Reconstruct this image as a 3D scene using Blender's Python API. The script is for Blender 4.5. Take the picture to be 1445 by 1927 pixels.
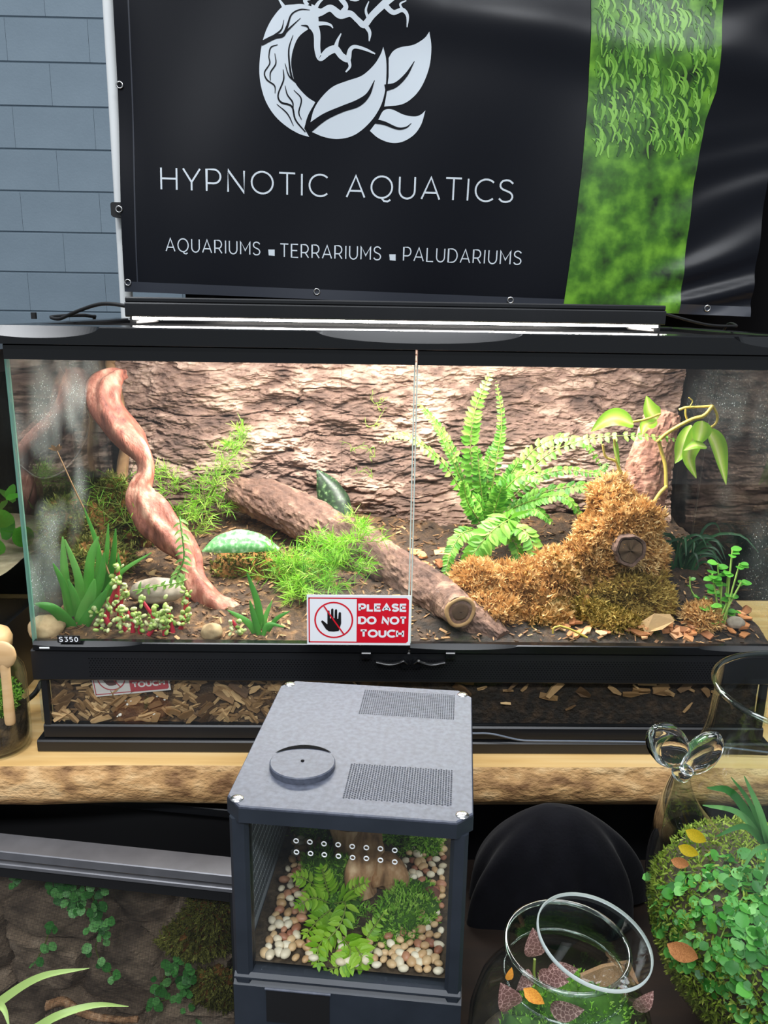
import bpy, math, random
import numpy as np
from mathutils import Matrix, Vector
from mathutils.geometry import delaunay_2d_cdt

for _o in list(bpy.data.objects): bpy.data.objects.remove(_o)
random.seed(7); RNG = np.random.default_rng(7)
scn = bpy.context.scene; COL = scn.collection

# ------------------------------------------------------------------ camera
F_PX, YAW, PITCH, ROLL = 1514.5, 0.0213, 0.2525, 0.0163
CAM = np.array([0.4072, -0.9123, 0.5514])
def cam_axes():
    cy, sy, cp, sp = math.cos(YAW), math.sin(YAW), math.cos(PITCH), math.sin(PITCH)
    fw = np.array([sy*cp, cy*cp, -sp]); rt = np.array([cy, -sy, 0.0]); up = np.cross(rt, fw)
    cr, sr = math.cos(ROLL), math.sin(ROLL)
    return cr*rt + sr*up, -sr*rt + cr*up, fw
CR, CU, CF = cam_axes()
cam_d = bpy.data.cameras.new('camera'); cam = bpy.data.objects.new('camera', cam_d); COL.objects.link(cam)
cam_d.sensor_fit = 'VERTICAL'; cam_d.sensor_height = 24.0; cam_d.lens = F_PX*24.0/1927.0; cam_d.clip_start = 0.02
mw = Matrix.Identity(4)
for i in range(3): mw[i][0], mw[i][1], mw[i][2], mw[i][3] = CR[i], CU[i], -CF[i], CAM[i]
cam.matrix_world = mw; scn.camera = cam

# ------------------------------------------------------------------ world, hall lamps, exposure
scn.view_settings.view_transform = 'Standard'; scn.view_settings.look = 'None'
scn.view_settings.gamma = 1.0; scn.view_settings.use_curve_mapping = False
scn.view_settings.exposure = 0.0
W = bpy.data.worlds.new('hall_air'); scn.world = W; W.use_nodes = True
bg = W.node_tree.nodes['Background']; bg.inputs[0].default_value = (0.84, 0.92, 1.0, 1); bg.inputs[1].default_value = 0.4
def area(name, loc, size, power, col, rot=(0, 0, 0)):
    d = bpy.data.lights.new(name, 'AREA'); d.shape = 'RECTANGLE'; d.size, d.size_y = size; d.energy = power; d.color = col
    o = bpy.data.objects.new(name, d); COL.objects.link(o); o.location = loc; o.rotation_euler = rot; return o
for lx, ly, lp in ((.6, 1.5, 60), (-2.2, .6, 90), (.4, -1.6, 110), (-1.2, -4.2, 200), (2.2, -4.2, 200)):
    area('hall_ceiling_light', (lx, ly, 4.2), (2.6, 0.7), lp, (0.93, 0.96, 1.0))
# the light bar on the tank: its lamp sits under the bar (housing further down)
area('light_bar_lamp', (0.45, 0.185, 0.5275), (0.68, 0.09), 12.0, (1.0, 0.95, 0.89))

# ------------------------------------------------------------------ helpers
def ray(px, py):
    return CR*((px-722.5)/F_PX) - CU*((py-963.5)/F_PX) + CF
def at(px, py, Y):
    """the point of the place seen at (px,py) that lies on the vertical plane y=Y"""
    d = ray(px, py); return CAM + d*((Y-CAM[1])/d[1])
def atz(px, py, Z):
    d = ray(px, py); return CAM + d*((Z-CAM[2])/d[2])
def rgb(r, g, b):
    f = lambda c: ((c/255+0.055)/1.055)**2.4 if c > 10 else c/255/12.92
    return (f(r), f(g), f(b), 1.0)
def V(*a): return np.array(a, float)
def unit(v):
    v = np.asarray(v, float); return v/max(np.linalg.norm(v), 1e-9)
def smooth_path(pts, n):
    """Catmull-Rom through rows of pts (any width), n samples"""
    P = np.asarray(pts, float); m = len(P)
    if m == 2: t = np.linspace(0, 1, n)[:, None]; return P[0]*(1-t)+P[1]*t
    Q = np.vstack([2*P[0]-P[1], P, 2*P[-1]-P[-2]]); out = []
    for s in np.linspace(0, m-1-1e-9, n):
        i = int(s); t = s-i; a, b, c, d = Q[i:i+4]
        out.append(0.5*((2*b)+(-a+c)*t+(2*a-5*b+4*c-d)*t*t+(-a+3*b-3*c+d)*t**3))
    return np.array(out)

# lattice noise
def _h(ix, iy, iz, s):
    n = (ix.astype(np.int64)*374761393 + iy.astype(np.int64)*668265263 + iz.astype(np.int64)*2147483647 + s*1274126177) & 0x7fffffff
    n = ((n ^ (n >> 13))*1274126177) & 0x7fffffff
    n = ((n ^ (n >> 16))*668265263) & 0x7fffffff
    return ((n ^ (n >> 15)) & 0xffff)/65535.0
def vn(x, y, z=0.0, s=0):
    x, y, z = np.broadcast_arrays(np.asarray(x, float), np.asarray(y, float), np.asarray(z, float))
    ix, iy, iz = np.floor(x), np.floor(y), np.floor(z); fx, fy, fz = x-ix, y-iy, z-iz
    fx, fy, fz = fx*fx*(3-2*fx), fy*fy*(3-2*fy), fz*fz*(3-2*fz); r = 0
    for a in (0, 1):
        for b in (0, 1):
            for c in (0, 1):
                r = r + _h(ix+a, iy+b, iz+c, s)*(fx if a else 1-fx)*(fy if b else 1-fy)*(fz if c else 1-fz)
    return r
def fbm(x, y, z=0.0, o=4, s=0):
    r = 0; a = 0.5; k = 1.0
    for i in range(o): r = r + a*vn(np.asarray(x)*k, np.asarray(y)*k, np.asarray(z)*k, s+i*17); a *= .5; k *= 2.03
    return r/(1-0.5**o)
def worley(x, y, s=0):
    ix, iy = np.floor(x), np.floor(y); f1 = np.full(np.shape(x), 9.0); f2 = f1.copy(); cid = np.zeros(np.shape(x)); z0 = np.zeros(np.shape(x))
    for a in (-1, 0, 1):
        for b in (-1, 0, 1):
            cx, cy = ix+a, iy+b
            d = np.hypot(cx+_h(cx, cy, z0, s)-x, cy+_h(cx, cy, z0, s+1)-y); r = _h(cx, cy, z0, s+2)
            n = d < f1; f2 = np.where(n, f1, np.minimum(f2, d)); cid = np.where(n, r, cid); f1 = np.where(n, d, f1)
    return f1, f2, cid
def _terr(n, k):
    q = n*k; f = q-np.floor(q); return (np.floor(q)+np.clip((f-.5)*5+.5, 0, 1))/k
def bark_h(x, y, s=0):
    """flaky layered bark: x along the grain; returns relief 0..1 and a colour tone 0..1"""
    wx = x+0.05*(fbm(x*9, y*12, s=s+3)-.5); wy = y+0.03*(fbm(x*7, y*10, s=s+5)-.5)
    n1 = fbm(wx*8, wy*26, o=5, s=s); n2 = fbm(wx*24, wy*60, o=4, s=s+9); n3 = fbm(x*70, y*130, o=3, s=s+21)
    fis = np.clip(np.abs(fbm(wx*6, wy*30, o=4, s=s+40)-.5)/.035, 0, 1)
    h = .55*_terr(n1, 9)+.28*_terr(n2, 6)+.22*n3-.16*(1-fis)
    tone = .5*np.clip((fbm(wx*16, wy*40, o=4, s=s+31)-.5)*2.2+.5, 0, 1)+.3*n3+.2*np.clip((n1-.5)*2+.5, 0, 1)
    return np.clip(h, 0, 1), tone

# ------------------------------------------------------------------ mesh builder
ROOT = {}        # object -> its location in the frame its thing is built in
def _link(o, parent, origin):
    COL.objects.link(o)
    base = ROOT[parent] if parent is not None else np.zeros(3)
    if parent is not None: o.parent = parent
    o.location = [float(c) for c in np.asarray(origin)-base]; ROOT[o] = np.asarray(origin, float)
class MB:
    def __init__(s): s.v = []; s.f = []; s.n = 0; s.t = []
    def add(s, v, f, tone=0.5):
        v = np.asarray(v, float).reshape(-1, 3)
        for g in (f if isinstance(f, list) and len(f) and np.ndim(f[0]) == 2 else [f]):
            g = np.asarray(g, int)
            if g.size: s.f.append(g+s.n)
        s.v.append(v); s.t.append(np.broadcast_to(np.asarray(tone, float), (len(v),))); s.n += len(v); return s
    def box(s, lo, hi, tone=.5):
        (a, b, c), (d, e, f) = lo, hi
        v = [(a,b,c),(d,b,c),(d,e,c),(a,e,c),(a,b,f),(d,b,f),(d,e,f),(a,e,f)]
        return s.add(v, [[0,3,2,1],[4,5,6,7],[0,1,5,4],[1,2,6,5],[2,3,7,6],[3,0,4,7]], tone)
    def bbox(s, lo, hi, r=.002, axis=0, tone=.5):
        """box with its long edges chamfered"""
        lo, hi = np.array(lo, float), np.array(hi, float); o = [i for i in range(3) if i != axis]
        a0, a1 = lo[o[0]], hi[o[0]]; b0, b1 = lo[o[1]], hi[o[1]]
        ring = [(a0+r,b0),(a1-r,b0),(a1,b0+r),(a1,b1-r),(a1-r,b1),(a0+r,b1),(a0,b1-r),(a0,b0+r)]; v = []
        for e in (lo[axis], hi[axis]):
            for a, b in ring:
                p = [0, 0, 0]; p[axis] = e; p[o[0]] = a; p[o[1]] = b; v.append(p)
        return s.add(v, [[[i, (i+1) % 8, 8+(i+1) % 8, 8+i] for i in range(8)], [[7-i for i in range(8)], [8+i for i in range(8)]]], tone)
    def grid(s, P, closed=False, tone=.5):
        nu, nv = P.shape[:2]; i = np.arange(nu*nv).reshape(nu, nv)
        if closed: i = np.hstack([i, i[:, :1]])
        q = np.stack([i[:-1, :-1], i[1:, :-1], i[1:, 1:], i[:-1, 1:]], -1).reshape(-1, 4)
        t = np.broadcast_to(tone, (nu, nv)).ravel() if np.ndim(tone) else tone
        return s.add(P.reshape(-1, 3), q, t)
    def tube(s, path, rad, n=8, caps=True, tone=.5, disp=None, up=None):
        P = np.asarray(path, float); m = len(P); rad = np.broadcast_to(np.asarray(rad, float), (m,))
        T = np.gradient(P, axis=0); T /= np.maximum(np.linalg.norm(T, axis=1), 1e-9)[:, None]
        u = np.cross(T[0], up if up is not None else (0, 0, 1.)); 
        if np.linalg.norm(u) < 1e-3: u = np.cross(T[0], (0, 1., 0))
        u = unit(u); R = []; a = np.linspace(0, 2*np.pi, n, endpoint=False)
        L = np.concatenate([[0], np.cumsum(np.linalg.norm(np.diff(P, axis=0), axis=1))])
        for k in range(m):
            u = unit(u-T[k]*(u@T[k])); w = np.cross(T[k], u)
            r = rad[k] if disp is None else rad[k]+disp(L[k], a)
            R.append(P[k]+(np.cos(a)*r)[:, None]*u+(np.sin(a)*r)[:, None]*w)
        R = np.array(R); s.grid(R, closed=True, tone=tone)
        if caps:
            s.add(np.vstack([R[0], R[-1]]), [[list(range(n))[::-1], [n+i for i in range(n)]]], np.ravel(tone)[0] if np.ndim(tone) else tone)
        return s
    def lathe(s, prof, c=(0, 0, 0), n=40, tone=.5, fn=None):
        a = np.linspace(0, 2*np.pi, n, endpoint=False); R = []
        for r, z in prof:
            p = np.stack([np.cos(a)*r, np.sin(a)*r, np.full(n, z)], -1); R.append(p)
        P = np.array(R)
        if fn is not None: P = fn(P)
        return s.grid(P+np.asarray(c), closed=True, tone=tone)
    def blob(s, c, r, nu=24, nv=14, amp=.15, sc=2.0, seed=0, tone=.5, flat=None):
        th = np.linspace(0, np.pi, nv); a = np.linspace(0, 2*np.pi, nu, endpoint=False)
        D = np.stack([np.sin(th)[:, None]*np.cos(a), np.sin(th)[:, None]*np.sin(a), np.cos(th)[:, None]*np.ones(nu)], -1)
        k = 1+amp*2*(fbm(D[..., 0]*sc+9, D[..., 1]*sc+5, D[..., 2]*sc+seed*3.7, 3, seed)-.5)
        P = D*k[..., None]*np.asarray(r)
        if flat is not None: P[..., 2] = np.maximum(P[..., 2], flat)
        return s.grid(P+np.asarray(c), closed=True, tone=tone)
    def strip(s, path, width, normal, fold=0.0, tone=.5, thick=0.0):
        """a leaf blade: 3 points across, along a path; normal = side facing up"""
        P = np.asarray(path, float); m = len(P); w = np.broadcast_to(np.asarray(width, float), (m,))
        N = np.broadcast_to(np.asarray(normal, float), (m, 3))
        T = np.gradient(P, axis=0); B = np.cross(T, N); B /= np.maximum(np.linalg.norm(B, axis=1), 1e-9)[:, None]
        U = np.cross(B, T); U /= np.maximum(np.linalg.norm(U, axis=1), 1e-9)[:, None]
        G = np.stack([P-B*w[:, None]/2+U*(fold*w)[:, None], P, P+B*w[:, None]/2+U*(fold*w)[:, None]], 1)
        if not thick: return s.grid(G, tone=tone)
        H = G-U[:, None, :]*thick*np.array([.15, 1, .15])[None, :, None]
        ring = np.concatenate([G, H[:, ::-1]], 1); return s.grid(ring, closed=True, tone=tone)
    def mesh(s, name, mat, smooth, shift):
        v = np.vstack(s.v)-shift; me = bpy.data.meshes.new(name)
        sizes = np.concatenate([np.full(len(g), g.shape[1]) for g in s.f]); loops = np.concatenate([g.ravel() for g in s.f])
        me.vertices.add(len(v)); me.vertices.foreach_set('co', v.astype(np.float32).ravel())
        me.loops.add(len(loops)); me.loops.foreach_set('vertex_index', loops.astype(np.int32))
        me.polygons.add(len(sizes)); me.polygons.foreach_set('loop_start', np.concatenate([[0], np.cumsum(sizes)[:-1]]).astype(np.int32))
        me.polygons.foreach_set('loop_total', sizes.astype(np.int32))
        me.polygons.foreach_set('use_smooth', np.full(len(sizes), bool(smooth)))
        a = me.attributes.new('tone', 'FLOAT', 'POINT'); a.data.foreach_set('value', np.concatenate(s.t).astype(np.float32))
        me.update(calc_edges=True); me.validate()
        if mat: me.materials.append(mat)
        return me
    def build(s, name, mat, parent=None, smooth=False, origin=None):
        v = np.vstack(s.v)
        if origin is None:
            lo, hi = v.min(0), v.max(0); origin = np.array([(lo[0]+hi[0])/2, (lo[1]+hi[1])/2, lo[2]])
        o = bpy.data.objects.new(name, s.mesh(name, mat, smooth, origin)); _link(o, parent, origin); return o
def tag(o, label=None, cat=None, group=None, kind=None):
    if label: o['label'] = label
    if cat: o['category'] = cat
    if group: o['group'] = group
    if kind: o['kind'] = kind
    return o
def thing(name, label, cat, loc, group=None, rotz=0.0, local=False):
    o = bpy.data.objects.new(name, None); COL.objects.link(o); o.location = [float(c) for c in loc]; o.rotation_euler = (0, 0, rotz)
    o.empty_display_size = .02; ROOT[o] = np.array([0, 0, loc[2]], float) if local else np.asarray(loc, float)
    return tag(o, label, cat, group)
def inst(name, me, parent, M):
    """one more object on shared mesh data; M: 4x4 in the frame the thing is built in"""
    o = bpy.data.objects.new(name, me); COL.objects.link(o)
    if parent is not None:
        o.parent = parent; M = Matrix.Translation([-float(c) for c in ROOT[parent]]) @ M
    o.matrix_local = M if parent is not None else Matrix(); 
    if parent is None: o.matrix_world = M
    ROOT[o] = np.array(M.translation); return o
def frame(pos, ydir, zdir, scale=1.0, sx=1.0):
    y = unit(ydir); z = np.asarray(zdir, float); x = unit(np.cross(y, z)); z = np.cross(x, y); M = Matrix.Identity(4)
    for i in range(3): M[i][0], M[i][1], M[i][2], M[i][3] = x[i]*scale*sx, y[i]*scale, z[i]*scale, pos[i]
    return M
def rdir(): return unit(RNG.normal(size=3))

# ------------------------------------------------------------------ materials
def M(name, c0, c1=None, c2=None, scale=30, detail=4, rough=.7, tone=0.0, bump=0.0, bscale=None, transl=0.0, metal=0.0, spec=.5, stretch=None, rnd=0.0, dist=0.02, emit=None, coat=0.0, contrast=(.3, .7)):
    m = bpy.data.materials.new(name); m.use_nodes = True; nt = m.node_tree; N = nt.nodes; L = nt.links
    p = N['Principled BSDF']; out = N['Material Output']
    p.inputs['Roughness'].default_value = rough; p.inputs['Metallic'].default_value = metal; p.inputs['Specular IOR Level'].default_value = spec
    p.inputs['Coat Weight'].default_value = coat
    tc = N.new('ShaderNodeTexCoord'); mp = N.new('ShaderNodeMapping'); L.new(tc.outputs['Object'], mp.inputs[0])
    if stretch: mp.inputs['Scale'].default_value = stretch
    if c1 is None:
        p.inputs['Base Color'].default_value = c0; col = None
    else:
        nz = N.new('ShaderNodeTexNoise'); nz.inputs['Scale'].default_value = scale; nz.inputs['Detail'].default_value = detail; L.new(mp.outputs[0], nz.inputs['Vector'])
        rp = N.new('ShaderNodeValToRGB'); e = rp.color_ramp.elements
        e[0].position, e[1].position = contrast; e[0].color = c0; e[1].color = c2 or c1
        if c2: k = e.new(sum(contrast)/2); k.color = c1
        fac = nz.outputs['Fac']
        if tone > 0:
            at_ = N.new('ShaderNodeAttribute'); at_.attribute_name = 'tone'; mx = N.new('ShaderNodeMix'); mx.inputs[0].default_value = tone
            L.new(fac, mx.inputs[2]); L.new(at_.outputs['Fac'], mx.inputs[3]); fac = mx.outputs[0]
        if rnd > 0:
            oi = N.new('ShaderNodeObjectInfo'); m2 = N.new('ShaderNodeMix'); m2.inputs[0].default_value = rnd
            L.new(fac, m2.inputs[2]); L.new(oi.outputs['Random'], m2.inputs[3]); fac = m2.outputs[0]
        L.new(fac, rp.inputs[0]); col = rp.outputs[0]; L.new(col, p.inputs['Base Color'])
    if bump > 0:
        b = N.new('ShaderNodeTexNoise'); b.inputs['Scale'].default_value = bscale or scale*3; b.inputs['Detail'].default_value = 5; L.new(mp.outputs[0], b.inputs['Vector'])
        bn = N.new('ShaderNodeBump'); bn.inputs['Strength'].default_value = bump; bn.inputs['Distance'].default_value = dist
        L.new(b.outputs['Fac'], bn.inputs['Height']); L.new(bn.outputs[0], p.inputs['Normal'])
    if emit: p.inputs['Emission Color'].default_value = emit[0]; p.inputs['Emission Strength'].default_value = emit[1]
    if transl > 0:
        tr = N.new('ShaderNodeBsdfTranslucent'); ms = N.new('ShaderNodeMixShader'); ms.inputs[0].default_value = transl
        if col is not None: L.new(col, tr.inputs[0])
        else: tr.inputs[0].default_value = c0
        L.new(p.outputs[0], ms.inputs[1]); L.new(tr.outputs[0], ms.inputs[2]); L.new(ms.outputs[0], out.inputs[0])
    return m
def glass(name, tint=(1, 1, 1, 1), rough=0.0, ior=1.45, speck=None):
    """clear sheet glass: passes light straight on, mirrors by Fresnel; speck: (scale, amount) of dried water drops on it"""
    m = bpy.data.materials.new(name); m.use_nodes = True; nt = m.node_tree; N = nt.nodes; L = nt.links
    N.remove(N['Principled BSDF']); out = N['Material Output']
    t = N.new('ShaderNodeBsdfTransparent'); t.inputs[0].default_value = tint
    g = N.new('ShaderNodeBsdfGlossy'); g.inputs['Roughness'].default_value = rough
    r0 = ((ior-1)/(ior+1))**2; ge = N.new('ShaderNodeNewGeometry'); dt = N.new('ShaderNodeVectorMath'); dt.operation = 'DOT_PRODUCT'; L.new(ge.outputs['Normal'], dt.inputs[0]); L.new(ge.outputs['Incoming'], dt.inputs[1])
    ab = N.new('ShaderNodeMath'); ab.operation = 'ABSOLUTE'; L.new(dt.outputs['Value'], ab.inputs[0]); iv = N.new('ShaderNodeMath'); iv.operation = 'SUBTRACT'; iv.inputs[0].default_value = 1.0; iv.use_clamp = True; L.new(ab.outputs[0], iv.inputs[1])
    pw = N.new('ShaderNodeMath'); pw.operation = 'POWER'; pw.inputs[1].default_value = 5.0; L.new(iv.outputs[0], pw.inputs[0]); fr = N.new('ShaderNodeMath'); fr.operation = 'MULTIPLY_ADD'; fr.inputs[1].default_value = 1-r0; fr.inputs[2].default_value = r0; L.new(pw.outputs[0], fr.inputs[0])
    ms = N.new('ShaderNodeMixShader'); L.new(fr.outputs[0], ms.inputs[0]); L.new(t.outputs[0], ms.inputs[1]); L.new(g.outputs[0], ms.inputs[2])
    sh = ms.outputs[0]
    if speck:
        tc = N.new('ShaderNodeTexCoord'); vo = N.new('ShaderNodeTexVoronoi'); vo.inputs['Scale'].default_value = speck[0]; L.new(tc.outputs['Object'], vo.inputs['Vector'])
        nz = N.new('ShaderNodeTexNoise'); nz.inputs['Scale'].default_value = 9; L.new(tc.outputs['Object'], nz.inputs['Vector'])
        rp = N.new('ShaderNodeValToRGB'); e = rp.color_ramp.elements; e[0].position, e[1].position = .08, .2; e[0].color = (1,1,1,1); e[1].color = (0,0,0,1); L.new(vo.outputs['Distance'], rp.inputs[0])
        r2 = N.new('ShaderNodeValToRGB'); e = r2.color_ramp.elements; e[0].position, e[1].position = .45, .7; L.new(nz.outputs['Fac'], r2.inputs[0])
        mu = N.new('ShaderNodeMath'); mu.operation = 'MULTIPLY'; L.new(rp.outputs[0], mu.inputs[0]); L.new(r2.outputs[0], mu.inputs[1])
        m3 = N.new('ShaderNodeMath'); m3.operation = 'MULTIPLY_ADD'; m3.inputs[1].default_value = speck[1]; L.new(mu.outputs[0], m3.inputs[0])
        m4 = N.new('ShaderNodeMath'); m4.operation = 'MULTIPLY'; m4.inputs[1].default_value = speck[2]; L.new(r2.outputs[0], m4.inputs[0]); L.new(m4.outputs[0], m3.inputs[2])
        df = N.new('ShaderNodeBsdfDiffuse'); df.inputs[0].default_value = (.75, .82, .8, 1)
        m5 = N.new('ShaderNodeMixShader'); L.new(m3.outputs[0], m5.inputs[0]); L.new(sh, m5.inputs[1]); L.new(df.outputs[0], m5.inputs[2]); sh = m5.outputs[0]
    L.new(sh, out.inputs[0]); return m
def solid_glass(name):
    m = bpy.data.materials.new(name); m.use_nodes = True; p = m.node_tree.nodes['Principled BSDF']
    p.inputs['Transmission Weight'].default_value = 1.0; p.inputs['Roughness'].default_value = 0.0; p.inputs['IOR'].default_value = 1.5
    p.inputs['Base Color'].default_value = (.97, .99, 1, 1); return m

m_wall = M('painted_block', rgb(112,128,140), rgb(124,140,152), scale=3, rough=.75, bump=.25, bscale=90, dist=.004)
m_mortar = M('painted_mortar', rgb(106,121,132), rough=.8)
m_floor = M('hall_floor', rgb(60,62,66), rgb(74,76,80), scale=2, rough=.5)
m_black = M('black_plastic', rgb(17,18,20), rgb(24,25,28), scale=8, rough=.32, bump=.03, bscale=400, dist=.001)
m_gloss = M('glossy_black_plastic', rgb(12,13,15), rough=.2)
m_matte = M('matte_black', rgb(14,14,16), rough=.6)
m_curtain = M('black_curtain', rgb(8,8,10), rough=.95, spec=.1)
m_velvet = M('black_velvet', rgb(7,7,11), rgb(12,12,17), scale=40, rough=.95, spec=.08, bump=.2, bscale=300, dist=.002)
m_velvet.node_tree.nodes['Principled BSDF'].inputs['Sheen Weight'].default_value = .04
m_banner = M('banner_vinyl', rgb(7,9,17), rgb(9,12,21), scale=1.5, rough=.30, spec=.26, bump=.02, bscale=700, dist=.001)
m_print = M('white_print', rgb(205,214,222), rough=.4)
m_steel = M('nickel', rgb(190,190,190), rough=.25, metal=1.0)
m_white = M('white_paint', rgb(225,228,228), rough=.4)
m_pane = glass('tank_glass', (.975, .99, .985, 1))
m_side = glass('side_glass', (.93, .97, .955, 1), ior=1.5, speck=(230, .75, .13))
m_side2 = glass('far_side_glass', (.93, .97, .955, 1), ior=1.5, speck=(200, .5, .03))
m_jar = glass('jar_glass', (.95, .985, .97, 1), ior=1.5)
m_sglass = solid_glass('cast_glass')
m_edge = M('glass_edge', rgb(120,165,150), rough=.15, transl=.4)
# ------------------------------------------------------------------ flat print: strokes, fills, letters
def ribbon(pts, w, closed=False):
    P = np.asarray(pts, float); n = len(P); w = np.broadcast_to(np.asarray(w, float), (n,))
    if closed: d = np.roll(P, -1, 0)-np.roll(P, 1, 0)
    else: d = np.gradient(P, axis=0)
    d /= np.maximum(np.linalg.norm(d, axis=1), 1e-9)[:, None]; nn = np.stack([-d[:, 1], d[:, 0]], -1)
    k = np.ones(n)
    for i in range(n):
        a, b = P[i]-P[i-1], P[(i+1) % n]-P[i]
        if not closed and i in (0, n-1): continue
        la, lb = np.linalg.norm(a), np.linalg.norm(b)
        if la*lb > 1e-12: k[i] = 1/max(math.sqrt(max((1+(a@b)/(la*lb))/2, .0)), .55)
    o = nn*(w*k/2)[:, None]; v = np.empty((2*n, 2)); v[0::2] = P+o; v[1::2] = P-o
    q = [[2*i, 2*i+1, 2*i+3, 2*i+2] for i in range(n-1)]
    if closed: q.append([2*n-2, 2*n-1, 1, 0])
    return v, np.array(q)
def fill(poly, step):
    P = [Vector((float(a), float(b))) for a, b in poly]; n = len(P)
    A = np.array(poly, float); lo, hi = A.min(0), A.max(0)
    pts = list(P)
    for x in np.arange(lo[0]+step/2, hi[0], step):
        for y in np.arange(lo[1]+step/2, hi[1], step):
            c = False
            for i in range(n):
                (x1, y1), (x2, y2) = A[i], A[i-1]
                if (y1 > y) != (y2 > y) and x < (x2-x1)*(y-y1)/(y2-y1)+x1: c = not c
            if c and min(np.hypot(A[:, 0]-x, A[:, 1]-y)) > step*.3: pts.append(Vector((x, y)))
    r = delaunay_2d_cdt(pts, [(i, (i+1) % n) for i in range(n)], [list(range(n))], 1, 1e-5)
    return np.array([list(v) for v in r[0]]), np.array([f for f in r[2] if len(f) == 3])
def arc(cx, cy, rx, ry, a0, a1, n=14):
    a = np.radians(np.linspace(a0, a1, n)); return [(cx+rx*math.cos(t), cy+ry*math.sin(t)) for t in a]
_S = [tuple(p) for p in smooth_path([(.60,.85),(.47,.965),(.31,1.0),(.13,.94),(.05,.77),(.12,.61),(.32,.515),(.52,.42),(.61,.25),(.53,.07),(.34,0),(.16,.03),(.03,.15)], 26)]
GL = {
 'H': (.76, [[(.05,0),(.05,1)], [(.71,0),(.71,1)], [(.05,.51),(.71,.51)]]),
 'Y': (.72, [[(.0,1),(.36,.38),(.72,1)], [(.36,.4),(.36,0)]]),
 'P': (.68, [[(.05,0),(.05,1),(.35,1)]+arc(.35,.68,.29,.32,90,-90)+[(.05,.36)]]),
 'N': (.78, [[(.05,0),(.05,1),(.73,0),(.73,1)]]),
 'O': (.98, [arc(.49,.5,.45,.5,90,450,34)]),
 'T': (.68, [[(0,1),(.68,1)], [(.34,1),(.34,0)]]),
 'I': (.12, [[(.06,0),(.06,1)]]),
 'C': (.82, [arc(.5,.5,.46,.5,47,313,26)]),
 'A': (.82, [[(.02,0),(.41,1),(.80,0)], [(.16,.3),(.66,.3)]]),
 'Q': (.98, [arc(.49,.5,.45,.5,90,450,34), [(.49,.0),(.6,-.14),(.75,-.16),(.88,-.08)]]),
 'U': (.76, [[(.05,1),(.05,.4)]+arc(.38,.36,.33,.36,180,360,16)+[(.71,.4),(.71,1)]]),
 'S': (.66, [_S]),
 'R': (.70, [[(.05,0),(.05,1),(.35,1)]+arc(.35,.69,.28,.31,90,-90)+[(.05,.38)], [(.38,.38),(.66,0)]]),
 'E': (.62, [[(.60,1),(.05,1),(.05,0),(.62,0)], [(.05,.52),(.54,.52)]]),
 'M': (.90, [[(.05,0),(.05,1),(.45,.3),(.85,1),(.85,0)]]),
 'L': (.58, [[(.05,1),(.05,0),(.58,0)]]),
 'D': (.82, [[(.05,0),(.05,1),(.34,1)]+arc(.34,.5,.44,.5,90,-90,18)+[(.05,0)]]),
 '3': (.62, [[(.05,1),(.56,1),(.28,.6)]+arc(.28,.3,.28,.3,90,-130,14)]),
 '5': (.62, [[(.54,1),(.12,1),(.08,.58),(.28,.61)]+arc(.28,.31,.28,.3,80,-130,14)]),
 '0': (.62, [arc(.31,.5,.26,.5,90,450,24)]),
 ' ': (.36, []),
}
def text2d(txt, weight, gap, width):
    """strokes of a line of capitals, cap height 1, scaled in x to the given width; a list of letters, each a list of (verts, quads)"""
    x = 0; out = []
    for ch in txt:
        w, st = GL[ch]; cur = []
        for p in st:
            closed = len(p) > 20 and np.hypot(p[0][0]-p[-1][0], p[0][1]-p[-1][1]) < 1e-6
            q = np.array(p[:-1] if closed else p)+(x, 0)
            # keep heavy strokes inside the cap height
            q[:, 1] = weight/2+q[:, 1]*(1-weight) if weight > .15 else q[:, 1]
            cur.append((q, closed))
        x += w+gap
        if cur: out.append(cur)
    k = width/(x-gap)
    return [[ribbon(np.column_stack([q[:, 0]*k, q[:, 1]]), weight, c) for q, c in g] for g in out]

# ------------------------------------------------------------------ the hall: floor, block wall, black curtain
MB().box((-6, -6, -1.0), (7, 3.7, -.95)).build('floor', m_floor); tag(bpy.data.objects['floor'], kind='structure')
WY = 3.5
wall = MB().box((-6, WY, -.95), (7, WY+.2, 4.4)).build('wall_back', m_mortar); tag(wall, kind='structure')
zj = at(100, 438, WY)[2]
me_block = None
for r in range(-4, 8):
    z0 = zj+r*.198; off = .2 if r % 2 else 0
    for k in range(-2, 5):
        x0 = at(60, 438, WY)[0]-.84+k*.4+off-.2
        if me_block is None:
            b = MB(); w2, h2, d2, c = .1998, .0972, .007, .004
            v = [(-w2,0,-h2),(w2,0,-h2),(w2,0,h2),(-w2,0,h2),(-w2+.0006,-d2,-h2+c),(w2-.0006,-d2,-h2+c),(w2-.0006,-d2,h2-c),(-w2+.0006,-d2,h2-c)]
            b.add(v, [[4,5,6,7],[0,1,5,4],[1,2,6,5],[2,3,7,6],[3,0,4,7]]); me_block = b.mesh('block', m_wall, False, np.zeros(3))
        inst('block', me_block, wall, Matrix.Translation((x0, WY, z0+.099)))
def drape_mesh(x0, x1, z0, z1, Y, amp, wl, nx=90):
    x = np.linspace(x0, x1, nx); z = np.linspace(z0, z1, 6); X, Z = np.meshgrid(x, z, indexing='ij')
    P = np.stack([X, Y+amp*np.sin(X/wl*6.28+.8*np.sin(X*9)), Z], -1); return P
mb = MB(); mb.grid(drape_mesh(.02, 2.6, -.95, 1.9, .83, .02, .16)); mb.grid(drape_mesh(.02, 2.6, -.95, 1.9, .842, .02, .16))
tag(mb.build('stand_curtain', m_curtain, smooth=True), 'black curtain hanging beside the banner behind the tank', 'curtain')

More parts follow.
